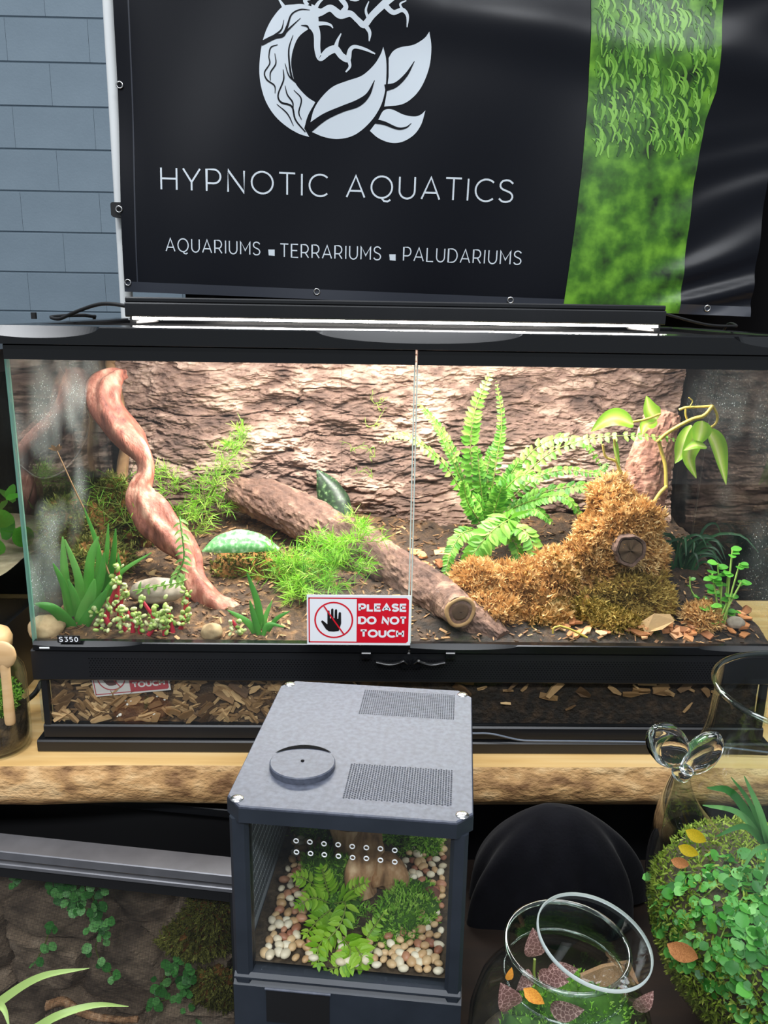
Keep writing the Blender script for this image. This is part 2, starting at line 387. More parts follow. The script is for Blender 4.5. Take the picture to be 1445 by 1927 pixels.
# ------------------------------------------------------------------ banner
BY = 0.72
b_o = at(240, 549, BY); b_r = at(1410, 596, BY); b_ex = unit(b_r-b_o); b_ez = np.cross(b_ex, (0, 1., 0)); b_W = np.linalg.norm(b_r-b_o)
def b_disp(u, v):
    d = .008*np.sin(7.5*(u+.75*v)+.6)+.004*np.sin(17*(u-.5*v))
    d = d+.004*np.clip((u-.98)/.12, 0, 1)*np.sin(85*(v-.35*u)+2*np.sin(19*v))*(.5+.5*np.sin(9*v+1))
    d = d+.010*np.exp(-((v-.52+.10*(u-.5))/.05)**2)*np.clip((u-.4)/.2, 0, 1)
    return d+.006*np.exp(-(u/.03)**2)*np.sin(14*v)
def b_uv(px, py):
    p = at(px, py, BY)-b_o; return np.array([p@b_ex, p@b_ez])
def b_pt(uv, eps=0.0):
    uv = np.asarray(uv, float); d = b_disp(uv[:, 0], uv[:, 1])+eps
    return b_o+uv[:, :1]*b_ex+uv[:, 1:]*b_ez-d[:, None]*np.array([0, 1., 0])
def b_add(mb, v2, f, eps): mb.add(b_pt(v2, eps), f)
ban = thing('banner', 'black vinyl shop banner with white leaf logo and green moss stripe', 'banner', b_o)
U, Vv = np.meshgrid(np.linspace(-.004, b_W, 150), np.linspace(0, .95, 110), indexing='ij'); uv = np.stack([U.ravel(), Vv.ravel()], -1)
mb = MB(); mb.grid(b_pt(uv).reshape(150, 110, 3)); mb.grid(b_pt(uv, -.0012).reshape(150, 110, 3)[:, ::-1]); mb.build('sheet', m_banner, ban, True)
mb = MB()
for v0, v1 in ((.0, .019),):
    U, Vv = np.meshgrid(np.linspace(-.004, b_W, 150), np.linspace(v0, v1, 3), indexing='ij'); mb.grid(b_pt(np.stack([U.ravel(), Vv.ravel()], -1), .0009).reshape(150, 3, 3))
m_hem = M('banner_hem', rgb(40,44,54), rough=.4); mb.build('hem', m_hem, ban, True)
mb = MB(); U, Vv = np.meshgrid(np.linspace(.021, .0235, 2), np.linspace(0, .95, 110), indexing='ij'); mb.grid(b_pt(np.stack([U.ravel(), Vv.ravel()], -1), .0008).reshape(2, 110, 3)); mb.build('seam', m_hem, ban, True)
# moss photograph stripe
m_moss_print = M('moss_print', rgb(14,36,10), rgb(58,108,22), rgb(108,164,44), scale=22, detail=8, rough=.36, contrast=(.32, .68))
sp = [(1126,-150),(1113,0),(1107,180),(1094,310),(1080,420),(1057,581),(1165,586),(1276,590),(1292,470),(1309,340),(1330,225),(1349,170),(1361,0),(1366,-150)]
sd_ = [b_uv(*(np.array(sp[i])*(1-t)+np.array(sp[(i+1) % len(sp)])*t)) for i in range(len(sp)) for t in np.linspace(0, 1, 14, endpoint=False)]
v2, f = fill(sd_, .009); mb = MB(); b_add(mb, v2, f, .0014); mb.build('moss_stripe', m_moss_print, ban, True)
m_blade_print = M('grass_print', rgb(36,80,20), rgb(80,138,36), rgb(124,178,70), scale=30, rough=.36, tone=.75)
mb = MB()
for i in range(620):     # printed wisps of grass in the upper part of the stripe
    y = random.uniform(-140, 300); x = random.uniform(1122, 1340) if y < 200 else random.uniform(1112, 1318)
    l = random.uniform(18, 46); s = random.choice((1, 1, 1, -.3)); w = random.uniform(4, 11)
    P = smooth_path([(x, y, w*.5), (x+s*l*.18, y-l*.5, w), (x+s*l*.02, y-l*.9, w*.8), (x-s*l*.22, y-l*1.05, 1)], 9)
    q = np.array([b_uv(a, b) for a, b, _ in P]); k = .00062
    rv, rf = ribbon(q, P[:, 2]*k); mb.add(b_pt(rv, .0020+.0003*random.random()), rf, random.random())
mb.build('grass_print', m_blade_print, ban)
# logo, traced as the print shows it
LG = lambda p: b_uv(460+p[0]*.2768, p[1]*.2768)
lk = np.linalg.norm(LG((100, 0))-LG((0, 0)))/100
mb = MB()
cres = [(500,62),(400,32),(330,32),(262,42),(200,105),(150,190),(118,290),(102,400),(100,500),(115,600),(150,700),(210,790),(290,860),(370,905),(438,925),(404,868),(430,780),(480,690),(420,650),(350,570),(322,480),(318,400),(335,320),(370,250),(430,203),(470,190),(505,150)]
leaf1 = [(445,832),(470,740),(520,660),(600,585),(700,545),(800,510),(880,440),(925,370),(943,320),(962,400),(965,500),(955,620),(920,730),(850,830),(750,910),(640,938),(540,925),(457,892)]
leaf2 = [(980,395),(1010,350),(1060,325),(1150,310),(1220,270),(1254,228),(1268,330),(1255,460),(1210,580),(1150,660),(1070,710),(950,722),(965,640),(980,520)]
leaf3 = [(910,810),(945,750),(1000,742),(1080,780),(1150,795),(1195,785),(1228,757),(1200,850),(1150,920),(1070,965),(990,968),(910,935),(852,885)]
for pl, cor in ((cres, (0, 14, 15, 17, 26)), (leaf1, (0, 8, 17)), (leaf2, (0, 5, 11, 13)), (leaf3, (0, 6, 12))):
    A = []
    for i, c_ in enumerate(cor):       # smooth runs between the sharp corners
        d_ = cor[i+1] if i+1 < len(cor) else len(pl); seg = [pl[k % len(pl)] for k in range(c_, d_+1)]; A += [tuple(q) for q in smooth_path(seg, max(2, 5*(len(seg)-1)+1))[:-1]]
    v2, f = fill([LG(p) for p in A], .012); b_add(mb, v2, f, .0011)
mb.build('logo', m_print, ban, True)
mb = MB()
roots = [[(440,130,80),(490,220,50),(495,330,42),(515,393,38),(570,350,48),(620,335,46),(660,380,42),(702,398,40),(718,340,28),(750,318,22),(820,335,18),(888,366,9)],
 [(620,325,32),(632,280,20),(657,230,7)], [(708,405,26),(716,450,18),(688,487,9)],
 [(455,85,95),(520,88,44),(585,62,42),(650,105,50),(720,100,38),(770,142,36),(815,172,42),(870,110,42),(940,45,46),(1010,-15,50),(1080,-60,30)],
 [(812,165,30),(850,222,24),(848,282,7)], [(845,140,20),(825,80,16),(845,20,7)], [(665,95,38),(690,50,32),(650,-5,30),(600,-60,14)],
 [(955,48,36),(1010,95,30),(1072,80,26),(1106,120,20),(1104,194,7)], [(1072,78,15),(1058,40,13),(1098,18,7)],
 [(488,165,30),(545,163,20),(585,174,15),(602,194,6)], [(480,65,30),(508,22,20),(548,-8,6)], [(272,52,26),(232,-10,10)], [(430,40,26),(412,5,22),(470,-5,10)], [(720,-6,34),(760,4,26),(800,-12,20)]]
for r in roots:
    P = smooth_path(r, 8*len(r)); v2, f = ribbon([LG(p) for p in P], np.maximum(P[:, 2], 5)*lk); b_add(mb, v2, f, .0012)
mb.build('logo_roots', m_print, ban, True)
mb = MB()
veins = [[(112,292,30),(200,250,28),(262,236,24),(290,180,16),(320,100,10),(380,68,8),(445,72,3)], [(265,232,15),(320,180,10),(382,125,3)], [(195,243,12),(250,200,10),(267,135,3)],
 [(225,302,4),(178,320,9),(165,380,8),(170,430,9),(135,490,9),(152,540,10),(203,580,9),(207,632,4)], [(205,360,4),(212,430,9),(176,490,9),(175,545,6)],
 [(262,470,5),(265,540,10),(228,640,10),(247,692,12),(320,720,12),(345,810,11),(412,892,8)], [(275,580,4),(290,640,9),(325,690,10),(330,730,6)], [(335,610,4),(385,670,9),(368,760,9),(387,810,4)],
 [(218,705,4),(290,770,9),(332,852,4)], [(330,240,4),(302,330,10),(305,430,12),(320,520,14),(348,560,6)], [(275,430,4),(300,510,9),(340,552,8)], [(385,174,4),(425,180,12),(440,205,8)],
 [(430,874,56),(540,792,46),(660,737,40),(770,697,46),(840,640,28),(884,545,4)], [(955,597,44),(1030,576,32),(1100,510,22),(1154,422,4)], [(880,820,30),(950,835,24),(1040,873,16),(1098,868,11),(1134,840,3)]]
for r in veins:
    P = smooth_path(r, 7*len(r)); v2, f = ribbon([LG(p) for p in P], np.maximum(P[:, 2], 3)*lk); b_add(mb, v2, f, .0018)
mb.build('logo_veins', m_banner, ban, True)
def b_text(name, txt, p0, p1, cap, weight, gap):
    a, b = b_uv(*p0), b_uv(*p1); e = (b-a)/np.linalg.norm(b-a); n = np.array([-e[1], e[0]]); h = np.linalg.norm(b_uv(p0[0], p0[1]-cap)-a); mb = MB()
    for g in text2d(txt, weight, gap, np.linalg.norm(b-a)/h):
        mb = MB()
        for v, q in g: b_add(mb, a+v[:, :1]*h*e+v[:, 1:]*h*n, q, .0012)
        mb.build(name, m_print, ban)
b_text('letter', 'HYPNOTIC AQUATICS', (303,357), (965,381), 41, .085, .23)
b_text('letter', 'AQUARIUMS', (315,473), (490,480), 24, .09, .22)
b_text('letter', 'TERRARIUMS', (527,483), (717,489), 24.5, .09, .22)
b_text('letter', 'PALUDARIUMS', (758,490), (980,498), 25, .09, .22)
for cx, cy in ((511,475),(739,484)):
    mb = MB(); r = 5.5; b_add(mb, np.array([b_uv(cx-r-1, cy-r), b_uv(cx-r, cy+r), b_uv(cx+r, cy+r+1), b_uv(cx+r, cy-r)]), [[0,1,2,3]], .0012); mb.build('square_dot', m_print, ban)
gb = MB(); gb.tube([(.0055*math.cos(a), 0, .0055*math.sin(a)) for a in np.linspace(0, 2*np.pi, 17)], .0016, 6, caps=False); me_g = gb.mesh('grommet', m_steel, True, np.zeros(3))
for px, py in ((243,532),(596,549),(960,565),(1330,580),(225,160),(227,395)):
    inst('grommet', me_g, ban, Matrix.Translation(b_pt(np.array([b_uv(px, py)]), .002)[0]))
# white frame the banner is tied to
st = thing('banner_stand', 'white tubular banner frame showing beside the black banner edge', 'banner stand', (at(205, 300, BY+.035)[0], BY+.035, -.95))
pxl = at(200, 0, BY+.035)[0]-.004; 
MB().tube([(pxl, BY+.035, -.95), (pxl+.012, BY+.035, 1.6)][::-1], .0125, 14).build('pole', m_white, st, True)
MB().tube([(1.42, BY+.035, -.95), (1.42, BY+.035, 1.6)], .0125, 14).build('pole', m_white, st, True)
MB().tube([(pxl, BY+.035, 1.55), (1.42, BY+.035, 1.55)], .0125, 14).build('crossbar', m_white, st, True)
for xx in (pxl, 1.42): MB().bbox((xx-.02, BY-.2, -.95), (xx+.02, BY+.06, -.93), .004, 1).build('foot', m_white, st)
cp = at(226, 397, BY+.02); mb = MB(); mb.bbox(cp-V(.010, .026, .013), cp+V(.016, .0, .013), .003, 1); tag(mb.build('strap_clip', m_matte), 'small black strap clip holding banner edge to white pole', 'clip')

# ------------------------------------------------------------------ live-edge shelf and what stands under it
m_wood = M('pale_wood_top', rgb(214,166,98), rgb(232,190,124), rgb(240,206,148), scale=9, detail=6, rough=.5, stretch=(.35, 7, 3), bump=.08, bscale=60, dist=.002)
m_bark_edge = M('live_edge', rgb(122,86,52), rgb(194,150,98), rgb(228,190,138), scale=42, detail=10, rough=.75, stretch=(.7, 1, 1.3), tone=.3, bump=.8, bscale=160, dist=.005, contrast=(.36, .66))
shelf = thing('wooden_shelf', 'thick live-edge wooden plank shelf under the long terrarium', 'shelf', (.5, .25, -.067))
nx = 420; xs = np.linspace(-1.2, 2.2, nx); ed = -.030-.006*fbm(xs*5, xs*0, o=4, s=5)+.003*np.sin(xs*3.1)
tp = np.stack([np.column_stack([xs, ed, np.zeros(nx)]), np.column_stack([xs, np.full(nx, .2), np.zeros(nx)]), np.column_stack([xs, np.full(nx, .56), np.zeros(nx)]), np.column_stack([xs, np.full(nx, .56), np.full(nx, -.062)]), np.column_stack([xs, ed+.02, np.full(nx, -.062)])], 1)
mb = MB(); mb.grid(tp); mb.build('plank', m_wood, shelf)
nz = 26; t = np.linspace(0, 1, nz); X, T = np.meshgrid(xs, t, indexing='ij')
hh = fbm(X*7, T*2.2, o=5, s=11); lo = -.062-.005*fbm(xs*9, xs*0+3, o=3, s=4)
P = np.stack([X, ed[:, None]-.009*np.sin(np.pi*np.clip(T*1.02, 0, 1))*1.0-.011*(hh-.5)*np.clip(T*6, 0, 1)*np.clip((1-T)*8, 0, 1)+.018*T**5, T*lo[:, None]], -1)
mb = MB(); mb.grid(P[:, ::-1], tone=fbm(X*11, T*3.5, o=5, s=23)[:, ::-1]); mb.build('bark_edge', m_bark_edge, shelf, True)
for xx in (-1.0, .98, 2.0): MB().bbox((xx-.03, .30, -.95), (xx+.03, .36, -.062), .004, 2).build('leg', m_matte, shelf)
mb = MB(); mb.grid(drape_mesh(-1.2, 2.2, -.95, -.064, .22, .012, .12, 200)); mb.grid(drape_mesh(-1.2, 2.2, -.95, -.064, .228, .012, .12, 200))  # black sheet added in place of the dark under the shelf
tag(mb.build('under_shelf_dark', m_curtain, smooth=True), 'black sheet added for the dark under the shelf', 'cloth')
mb = MB(); mb.grid(drape_mesh(-1.2, .30, -.06, .500, .600, .008, .10, 80)); mb.grid(drape_mesh(-1.2, .30, -.06, .500, .606, .008, .10, 80))  # added sheet, darkens what shows through the terrarium's side glass
tag(mb.build('dark_backing', m_curtain, smooth=True), 'added black backing behind the shelf that darkens the side glass view', 'cloth')
m_dwood = M('dark_wood', rgb(20,13,9), rgb(32,21,14), scale=8, rough=.8, spec=.2, stretch=(1, 8, 1))
RZ = -.115
ris = thing('display_riser', 'low dark brown wooden stand under the jars and cube enclosure', 'stand', (.75, -.28, -.95))
MB().bbox((.285, -.52, RZ-.025), (1.3, -.05, RZ), .004, 0).build('top', m_dwood, ris)
for xx, yy in ((.32, -.49), (1.26, -.49), (.32, -.08), (1.26, -.08)): MB().bbox((xx-.02, yy-.02, -.95), (xx+.02, yy+.02, RZ-.025), .003, 2).build('leg', m_dwood, ris)
# ------------------------------------------------------------------ the long terrarium
TW, TD = .92, .45
terr = thing('terrarium', 'long black-framed glass terrarium with two front doors, planted inside', 'terrarium', (.46, .22, 0))
MB().bbox((-.003, -.002, 0), (TW+.003, TD+.003, .0165), .002, 0).build('base_plate', m_black, terr)
MB().bbox((.005, .003, .0165), (TW-.005, TD-.003, .0355), .002, 0).build('base_rail', m_black, terr)
for x0, x1 in ((.006, .0145), (TW-.0145, TW-.006)): MB().bbox((x0, .004, .0355), (x1, .012, .098), .001, 2).build('base_post', m_black, terr)
MB().box((.0145, .0050, .0355), (TW-.0145, .0080, .098)).build('lower_pane', m_pane, terr)
mb = MB(); mb.bbox((.000, -.001, .098), (TW, .014, .1386), .0018, 0); band = mb.build('vent_band', m_black, terr)
vb = MB()
for r in range(9):
    for k in range(210):
        x = .07+k*.0037+(r % 2)*.00185; z = .1045+r*.0029
        vb.add([(x-.0007, -.00135, z-.0006), (x+.0007, -.00135, z-.0006), (x+.0007, -.00135, z+.0006), (x-.0007, -.00135, z+.0006)], [[0, 1, 2, 3]])
tag(vb.build('vent_holes', m_curtain, band), kind='stuff')
# glass box
MB().box((.0005, .010, .0355), (.0050, TD-.004, .503)).build('side_pane', m_side, terr)
MB().box((TW-.0050, .010, .0355), (TW-.0005, TD-.004, .503)).build('side_pane', m_side2, terr)
MB().box((.005, TD-.009, .0355), (TW-.005, TD-.004, .503)).build('back_pane', m_pane, terr)
for x in (.0003, TW-.0048): MB().box((x, .0065, .1386), (x+.0045, .0098, .503)).build('glass_edge', m_edge, terr)
def scoop(x, spots):
    s = np.zeros_like(x)
    for c, w in spots: s = np.maximum(s, np.clip(1-((x-c)/w)**2, 0, 1)**.5)
    return s
def scooped_rail(x0, x1, y0, y1, z0, z1, h, d, spots, n=160):
    """rail whose top front edge is cut back in shallow scoops"""
    x = np.linspace(x0, x1, n); s = scoop(x, spots); c = np.full(n, 1.0)
    R = np.stack([np.column_stack([x, c*y0, c*z0]), np.column_stack([x, c*y0, z1-.0012-h*s]), np.column_stack([x, y0+.0012+d*s, c*z1]), np.column_stack([x, c*y1, c*z1]), np.column_stack([x, c*y1, c*z0])], 1)
    mb = MB(); mb.grid(R, closed=True); mb.add(np.vstack([R[0], R[-1]]), [[[0, 1, 2, 3, 4], [9, 8, 7, 6, 5]]]); return mb
# doors
for k, (x0, x1) in enumerate(((.0045, .4588), (.4612, .9155))):
    pane = MB().box((x0, .0020, .1455), (x1, .0060, .4875)).build('door', m_pane, terr)
    scooped_rail(x0, x1, -.0035, .0075, .1392, .1500, .0050, .0035, [(x0+.055, .062), (x1-.035 if k else x1+.1, .065 if k else .01), (x0+.06, .07)]).build('bottom_rail', m_gloss, pane)
    scooped_rail(x0, x1, -.0035, .0085, .4863, .5028, .002, .002, []).build('top_rail', m_gloss, pane)
    xe = x1-.0010 if k == 0 else x0-.0004
    MB().box((xe, .0016, .150), (xe+.0014, .0058, .4863)).build('pane_edge', M('pane_edge', rgb(196,206,196), rough=.2) if k == 0 else bpy.data.materials['pane_edge'], pane)
# lid rim with scoops, mesh lid
lid_sp = [(at(66, 620, -.01)[0], .068), (at(790, 640, -.01)[0], .112), (at(1510, 650, -.01)[0], .075)]
rim = scooped_rail(-.008, TW+.008, -.010, .055, .5033, .5228, .0115, .016, lid_sp, 240).build('lid_rim', m_gloss, terr)
MB().bbox((-.008, .055, .490), (.022, TD, .5228), .002, 1).build('lid_rim', m_gloss, terr)
MB().bbox((TW-.022, .055, .490), (TW+.008, TD, .5228), .002, 1).build('lid_rim', m_gloss, terr)
MB().bbox((-.008, TD-.03, .490), (TW+.008, TD+.003, .5228), .002, 0).build('lid_rim', m_gloss, terr)
mb = MB()
for x in np.arange(.03, .89, .012): mb.box((x-.0003, .055, .5150), (x+.0003, TD-.03, .5156))
for y in np.arange(.062, .418, .012): mb.box((.022, y-.0003, .5156), (TW-.022, y+.0003, .5162))
mb.build('lid_screen', m_matte, terr)
# latches
for px, s in ((745, 1), (800, -1)):
    c = at(px, 1243, -.006); mb = MB()
    P = smooth_path([(c[0]+s*.014, -.0075, c[2]-.002), (c[0]+s*.009, -.0095, c[2]+.0022), (c[0]+s*.002, -.0095, c[2]-.0006), (c[0]-s*.009, -.0085, c[2]-.0030), (c[0]-s*.024, -.0070, c[2]-.0008)], 24)
    mb.strip(P, .0062, (0, -.35, 1), thick=.004); lt = mb.build('latch', m_gloss, terr, True)
    MB().tube([(c[0]+s*.011, -.001, c[2]-.004), (c[0]+s*.011, -.0085, c[2]-.004)], .0055, 16).build('latch_pin', m_gloss, lt, True)
for px in (689, 847):
    c = at(px, 1232, -.004); mb = MB(); mb.bbox(c-V(.0055, .004, .005), c+V(.0055, .004, .004), .0012, 0); h = mb.build('latch_eye', m_gloss, terr)
    MB().tube([(c[0], c[1]-.0042, c[2]), (c[0], c[1]-.0046, c[2])], .0026, 12).build('eye_hole', m_curtain, h)
# hinge caps at the left of the vent band
c = at(84, 1219, -.003); MB().bbox(c-V(.006, .001, .0012), c+V(.006, .001, .0012), .0004, 0).build('hinge_mark', m_white, terr)

# ------------------------------------------------------------------ signs
m_sign_w = M('sign_white', rgb(236,238,242), rough=.35); m_sign_r = M('sign_red', rgb(214,22,42), rough=.35); m_sign_k = M('sign_black', rgb(20,18,20), rough=.4)
m_pale_w = M('pale_white', rgb(214,206,200), rough=.4); m_pale_r = M('pale_red', rgb(176,70,76), rough=.4); m_pale_k = M('pale_black', rgb(90,60,58), rough=.4)  # the sign's colours again in paler tones, for the tilted card
def sign(label, o, ex, ez, Wd, mats):
    k = Wd/589.0; nrm = np.cross(ex, ez); nrm = nrm if nrm[1] < 0 else -nrm
    P = lambda v, e: o+np.asarray(v, float)[:, :1]*k*ex+(302-np.asarray(v, float)[:, 1:])*k*ez+nrm*e
    w, r, b = mats
    sg = thing('warning_sign', label, 'sign', o)
    mb = MB(); v = [(0,0),(589,0),(589,302),(0,302)]; mb.add(np.vstack([P(v, 0), P(v, .0007)]), [[[3,2,1,0],[4,5,6,7],[0,1,5,4],[1,2,6,5],[2,3,7,6],[3,0,4,7]]]); mb.build('card', w, sg)
    mb = MB(); rc = [(282,15),(565,15)]+[(577,27),(577,276),(565,288),(282,288)]; mb.add(P(rc, .0009), [[0,1,2,3,4,5]])
    for q in ([(9,15),(284,15),(284,22),(9,22)], [(9,281),(284,281),(284,288),(9,288)], [(9,15),(16,15),(16,288),(9,288)]): mb.add(P(q, .0009), [[0,1,2,3]])
    v, q = ribbon(arc(152,150,106,106,0,350,36), 9, True); mb.add(P(v, .0010), q); mb.build('red_print', r, sg)
    mb = MB()
    palm = [(108,206),(92,180),(80,160),(86,152),(96,158),(116,176),(116,100),(121,92),(128,94),(131,140),(136,140),(137,86),(143,79),(150,83),(151,138),(156,138),(158,90),(164,83),(171,88),(172,142),(177,142),(180,106),(186,100),(193,105),(194,170),(186,198),(180,216),(150,220),(124,218)]
    v2, f = fill([(a, b) for a, b in palm], 22); mb.add(P(v2, .0011), f); mb.build('hand_print', b, sg)
    mb = MB(); v, q = ribbon([(97,66),(152,150),(208,233)], 8); mb.add(P(v, .0014), q); mb.build('slash_print', r, sg)
    for txt, x0, x1, yb, h in (('PLEASE',295,562,97,50), ('DO NOT',295,562,175,50), ('TOUCH',305,549,255,50)):
        for g in text2d(txt, .25, .20, (x1-x0)/h):
            mb = MB()
            for v, q in g: mb.add(P(np.column_stack([x0+v[:, 0]*h, yb-v[:, 1]*h]), .0012), q)
            mb.build('letter', w, sg)
    return sg
s0 = at(578, 1212.5, -.0045); s1 = at(771.5, 1212.5, -.0045)
sign('white and red do not touch sign with crossed hand on the door', s0, V(1, 0, 0), V(0, 0, 1), s1[0]-s0[0], (m_sign_w, m_sign_r, m_sign_k))
s0 = at(179, 1311, .0095); s1 = at(322, 1298, .0095)
sign('pale do not touch card tilted behind the lower front glass', s0, unit(s1-s0), unit(np.cross(unit(s1-s0), (0, 1., 0))), np.linalg.norm(s1-s0), (m_pale_w, m_pale_r, m_pale_k))
c = at(129, 1203, -.006); pt_ = thing('price_tag', 'small black price tag with white figures on the door rail', 'price tag', c)
mb = MB(); mb.box(c+V(-.0135, 0, -.0045), c+V(.0135, .0012, .0045)); mb.build('label', m_matte, pt_)
for g in text2d('S350', .17, .3, 3.4):
  mb = MB()
  for v, q in g: mb.add(np.column_stack([c[0]-.0112+v[:, 0]*.0066, np.full(len(v), c[1]-.0003), c[2]-.0033+v[:, 1]*.0066]), q)
  mb.build('figure', m_sign_w, pt_)

# ------------------------------------------------------------------ light bar on the lid
bx0, bx1 = at(235, 585, .12)[0], at(1252, 605, .12)[0]
bar = thing('light_bar', 'long black LED light bar lying on top of the terrarium', 'lamp', ((bx0+bx1)/2, .18, .5228))
MB().bbox((bx0, .120, .5315), (bx1, .240, .5490), .0015, 0).build('housing', m_black, bar)
MB().bbox((bx0-.0005, .125, .5490), (bx1+.0005, .235, .5555), .0015, 0).build('top_cap', m_black, bar)
for x in (bx0+.004, bx1-.012): MB().bbox((x, .125, .5228), (x+.008, .235, .5315), .001, 1).build('bracket', m_matte, bar)
m_led = M('led', rgb(255,255,255), emit=((1, .97, .92, 1), 26.0))
mb = MB(); nled = 74
for i in range(nled):
    x = bx0+.012+i*(bx1-bx0-.024)/(nled-1); mb.box((x-.0041, .1225, .5285), (x+.0041, .1270, .5318))
mb.build('led_strip', m_led, bar)
def cable(name, label, pts, r, mat, n=40, grp=None):
    mb = MB(); mb.tube(smooth_path(pts, n), r, 8); return tag(mb.build(name, mat, smooth=True), label, 'cable', grp)
cable('power_cable', 'black twin cable running off the end of the light bar over the lid', [(bx0, .18, .541), at(212, 572, .2), at(180, 574, .22), at(140, 588, .25), at(112, 600, .3), (at(100, 606, .33)[0], .33, .5258), (-.03, .40, .5258), (-.05, .47, .5), (-.05, .5, .3), (-.05, .5, .0)], .0026, m_matte)
cable('plug_cable', 'thin dark cable leaving the light bar plug', [(bx1+.02, .18, .545), at(1330, 611, .2), at(1385, 614, .24), (.96, .36, .5255), (1.0, .47, .45), (1.0, .5, .0)], .0018, m_matte)
MB().tube([(bx1, .18, .545), (bx1+.012, .18, .545), (bx1+.02, .18, .545)], [.006, .005, .003], 12).build('plug', m_matte, bar, True)
MB().bbox((at(62, 600, .3)[0]-.003, .3, .5228), (at(62, 600, .3)[0]+.004, .306, .532), .001, 2).build('cable_clip', m_matte, terr)
cable('floor_cable', 'thin grey cable lying along the base of the terrarium', [at(888, 1380, -.004), at(925, 1381, -.006), at(975, 1392, -.006), at(1010, 1394, -.006), at(1120, 1395, -.006), at(1230, 1397, -.006), (.85, -.008, .0165), (.97, -.01, .003)], .0013, M('grey_cable', rgb(96,104,116), rough=.3))

# ------------------------------------------------------------------ substrate and chips
def zs(x, y):
    x = np.asarray(x, float); y = np.asarray(y, float)
    return .1465+.085*np.clip(y-.02, 0, 1)/.4+.014*(fbm(x*14, y*14, o=3, s=41)-.5)*np.clip(y/.05, .25, 1)
m_soil = M('forest_soil', rgb(30,22,16), rgb(72,52,34), rgb(150,112,72), scale=70, detail=8, rough=.85, tone=.35, bump=.8, bscale=180, dist=.006, contrast=(.3, .75))
X, Y = np.meshgrid(np.linspace(.0065, TW-.0065, 200), np.linspace(.0105, TD-.012, 90), indexing='ij')
Z = zs(X, Y)+.006*(fbm(X*90, Y*90, o=3, s=5)-.5); T = np.clip(.62-.6*np.clip((X-.38)/.12, 0, 1)*np.clip(1.3-3*Y, 0.2, 1)+.2*(fbm(X*8, Y*8, s=2)-.5), 0, 1)
mb = MB(); mb.grid(np.stack([X, Y, Z], -1), tone=T)
fx = np.linspace(.0148, TW-.0148, 260); fz = np.linspace(.037, 1, 30); FX, FT = np.meshgrid(fx, np.linspace(0, 1, 30), indexing='ij')
FZ = .0358+FT*(zs(fx, fx*0+.0105)[:, None]-.0358); FY = .0130-.003*(fbm(FX*60, FZ*60, o=4, s=3)-.5)
mb.grid(np.stack([FX, FY, FZ], -1), tone=np.clip(.6-.62*np.clip((FX-.40)/.14, 0, 1)+.25*(fbm(FX*18, FZ*25, s=7)-.5), 0, 1))
tag(mb.build('substrate', m_soil, smooth=True), 'brown bark and soil bedding filling the long terrarium', 'bedding', kind='stuff')
m_chip = M('wood_chip', rgb(74,50,28), rgb(134,100,62), rgb(190,154,108), scale=30, rough=.75, rnd=.75, stretch=(1, .25, 1), contrast=(.15, .85))
m_chip2 = M('orange_wood_chip', rgb(120,72,40), rgb(186,122,72), rgb(222,168,124), scale=30, rough=.75, rnd=.75, stretch=(1, .25, 1), contrast=(.15, .85))
def chip_mesh(k, mat):
    r = np.random.default_rng(k); mb = MB(); n = 6; w = r.uniform(.18, .36)
    top = [(-w*r.uniform(.5, 1), -.5), (w*r.uniform(.4, 1), -.48), (w*r.uniform(.8, 1.2), 0), (w*r.uniform(.2, .9), .5), (-w*r.uniform(.2, .9), .46), (-w*r.uniform(.8, 1.2), 0)]
    b = r.uniform(-.12, .12); v = [(x, y, .07+b*y*y*4) for x, y in top]+[(x*.9, y*.96, -.07+b*y*y*4) for x, y in top]
    mb.add(v, [[[0,1,2,3,4,5]], [[11,10,9,8,7,6]], [[i, 6+i, 6+(i+1) % 6, (i+1) % 6] for i in range(6)]]); return mb.mesh('wood_chip', mat, False, np.zeros(3))
chips = [chip_mesh(i, m_chip) for i in range(6)]; chips2 = [chip_mesh(20+i, m_chip2) for i in range(6)]
for i in range(185):
    if i < 160:
        x = random.uniform(.018, .365); z = random.uniform(.040, .096)
        if .10 < x < .17 and z > .05 and random.random() < .65: continue
    else: x = random.uniform(.52, .86); z = random.choice((random.uniform(.078, .096), random.uniform(.078, .096), random.uniform(.045, .09)))
    a = random.uniform(-1.6, 1.6)*.7; d = V(math.cos(a), 0, math.sin(a))
    o = inst('wood_chip', random.choice(chips), None, frame((x, .0106, z), d, (random.uniform(-.6, .6), -1, random.uniform(-.6, .6)), random.uniform(.010, .028), random.uniform(.45, 1.0)))
    zone = 'beyond the cube enclosure' if x > .5 else 'near the corner post' if x < .10 else 'below the tilted card' if x < .19 else 'between tilted card and cube enclosure'; hi = 'high' if z > .068 else 'low'
    tag(o, f'wood chip pressed {hi} against the lower glass {zone}', 'wood chip', f'wood chips {hi} behind the lower glass {zone}')
mb = MB()
for i in range(190):
    x = random.uniform(.018, .40); z = random.uniform(.038, .097); a = random.uniform(-1.3, 1.3); l = random.uniform(.008, .02); d = V(math.cos(a), random.uniform(-.1, .1), math.sin(a)); n_ = V(-d[2], 0, d[0])*random.uniform(.12, .3); p = V(x, .0118, z); o_ = V(0, -.0006, 0)
    mb.add([p-d*l/2-n_*l*.5, p-d*l/2+n_*l*.7, p+d*l/2+n_*l*.4, p+d*l/2-n_*l*.8, p+o_], [[0, 1, 4], [1, 2, 4], [2, 3, 4], [3, 0, 4]], random.random())
m_lit2 = M('chip_litter', rgb(74,50,28), rgb(134,100,62), rgb(190,154,108), scale=30, rough=.75, tone=.8, contrast=(.15, .85))
tag(mb.build('chip_litter', m_lit2), 'splinters of wood packed behind the chips at the lower glass', 'litter', kind='stuff')
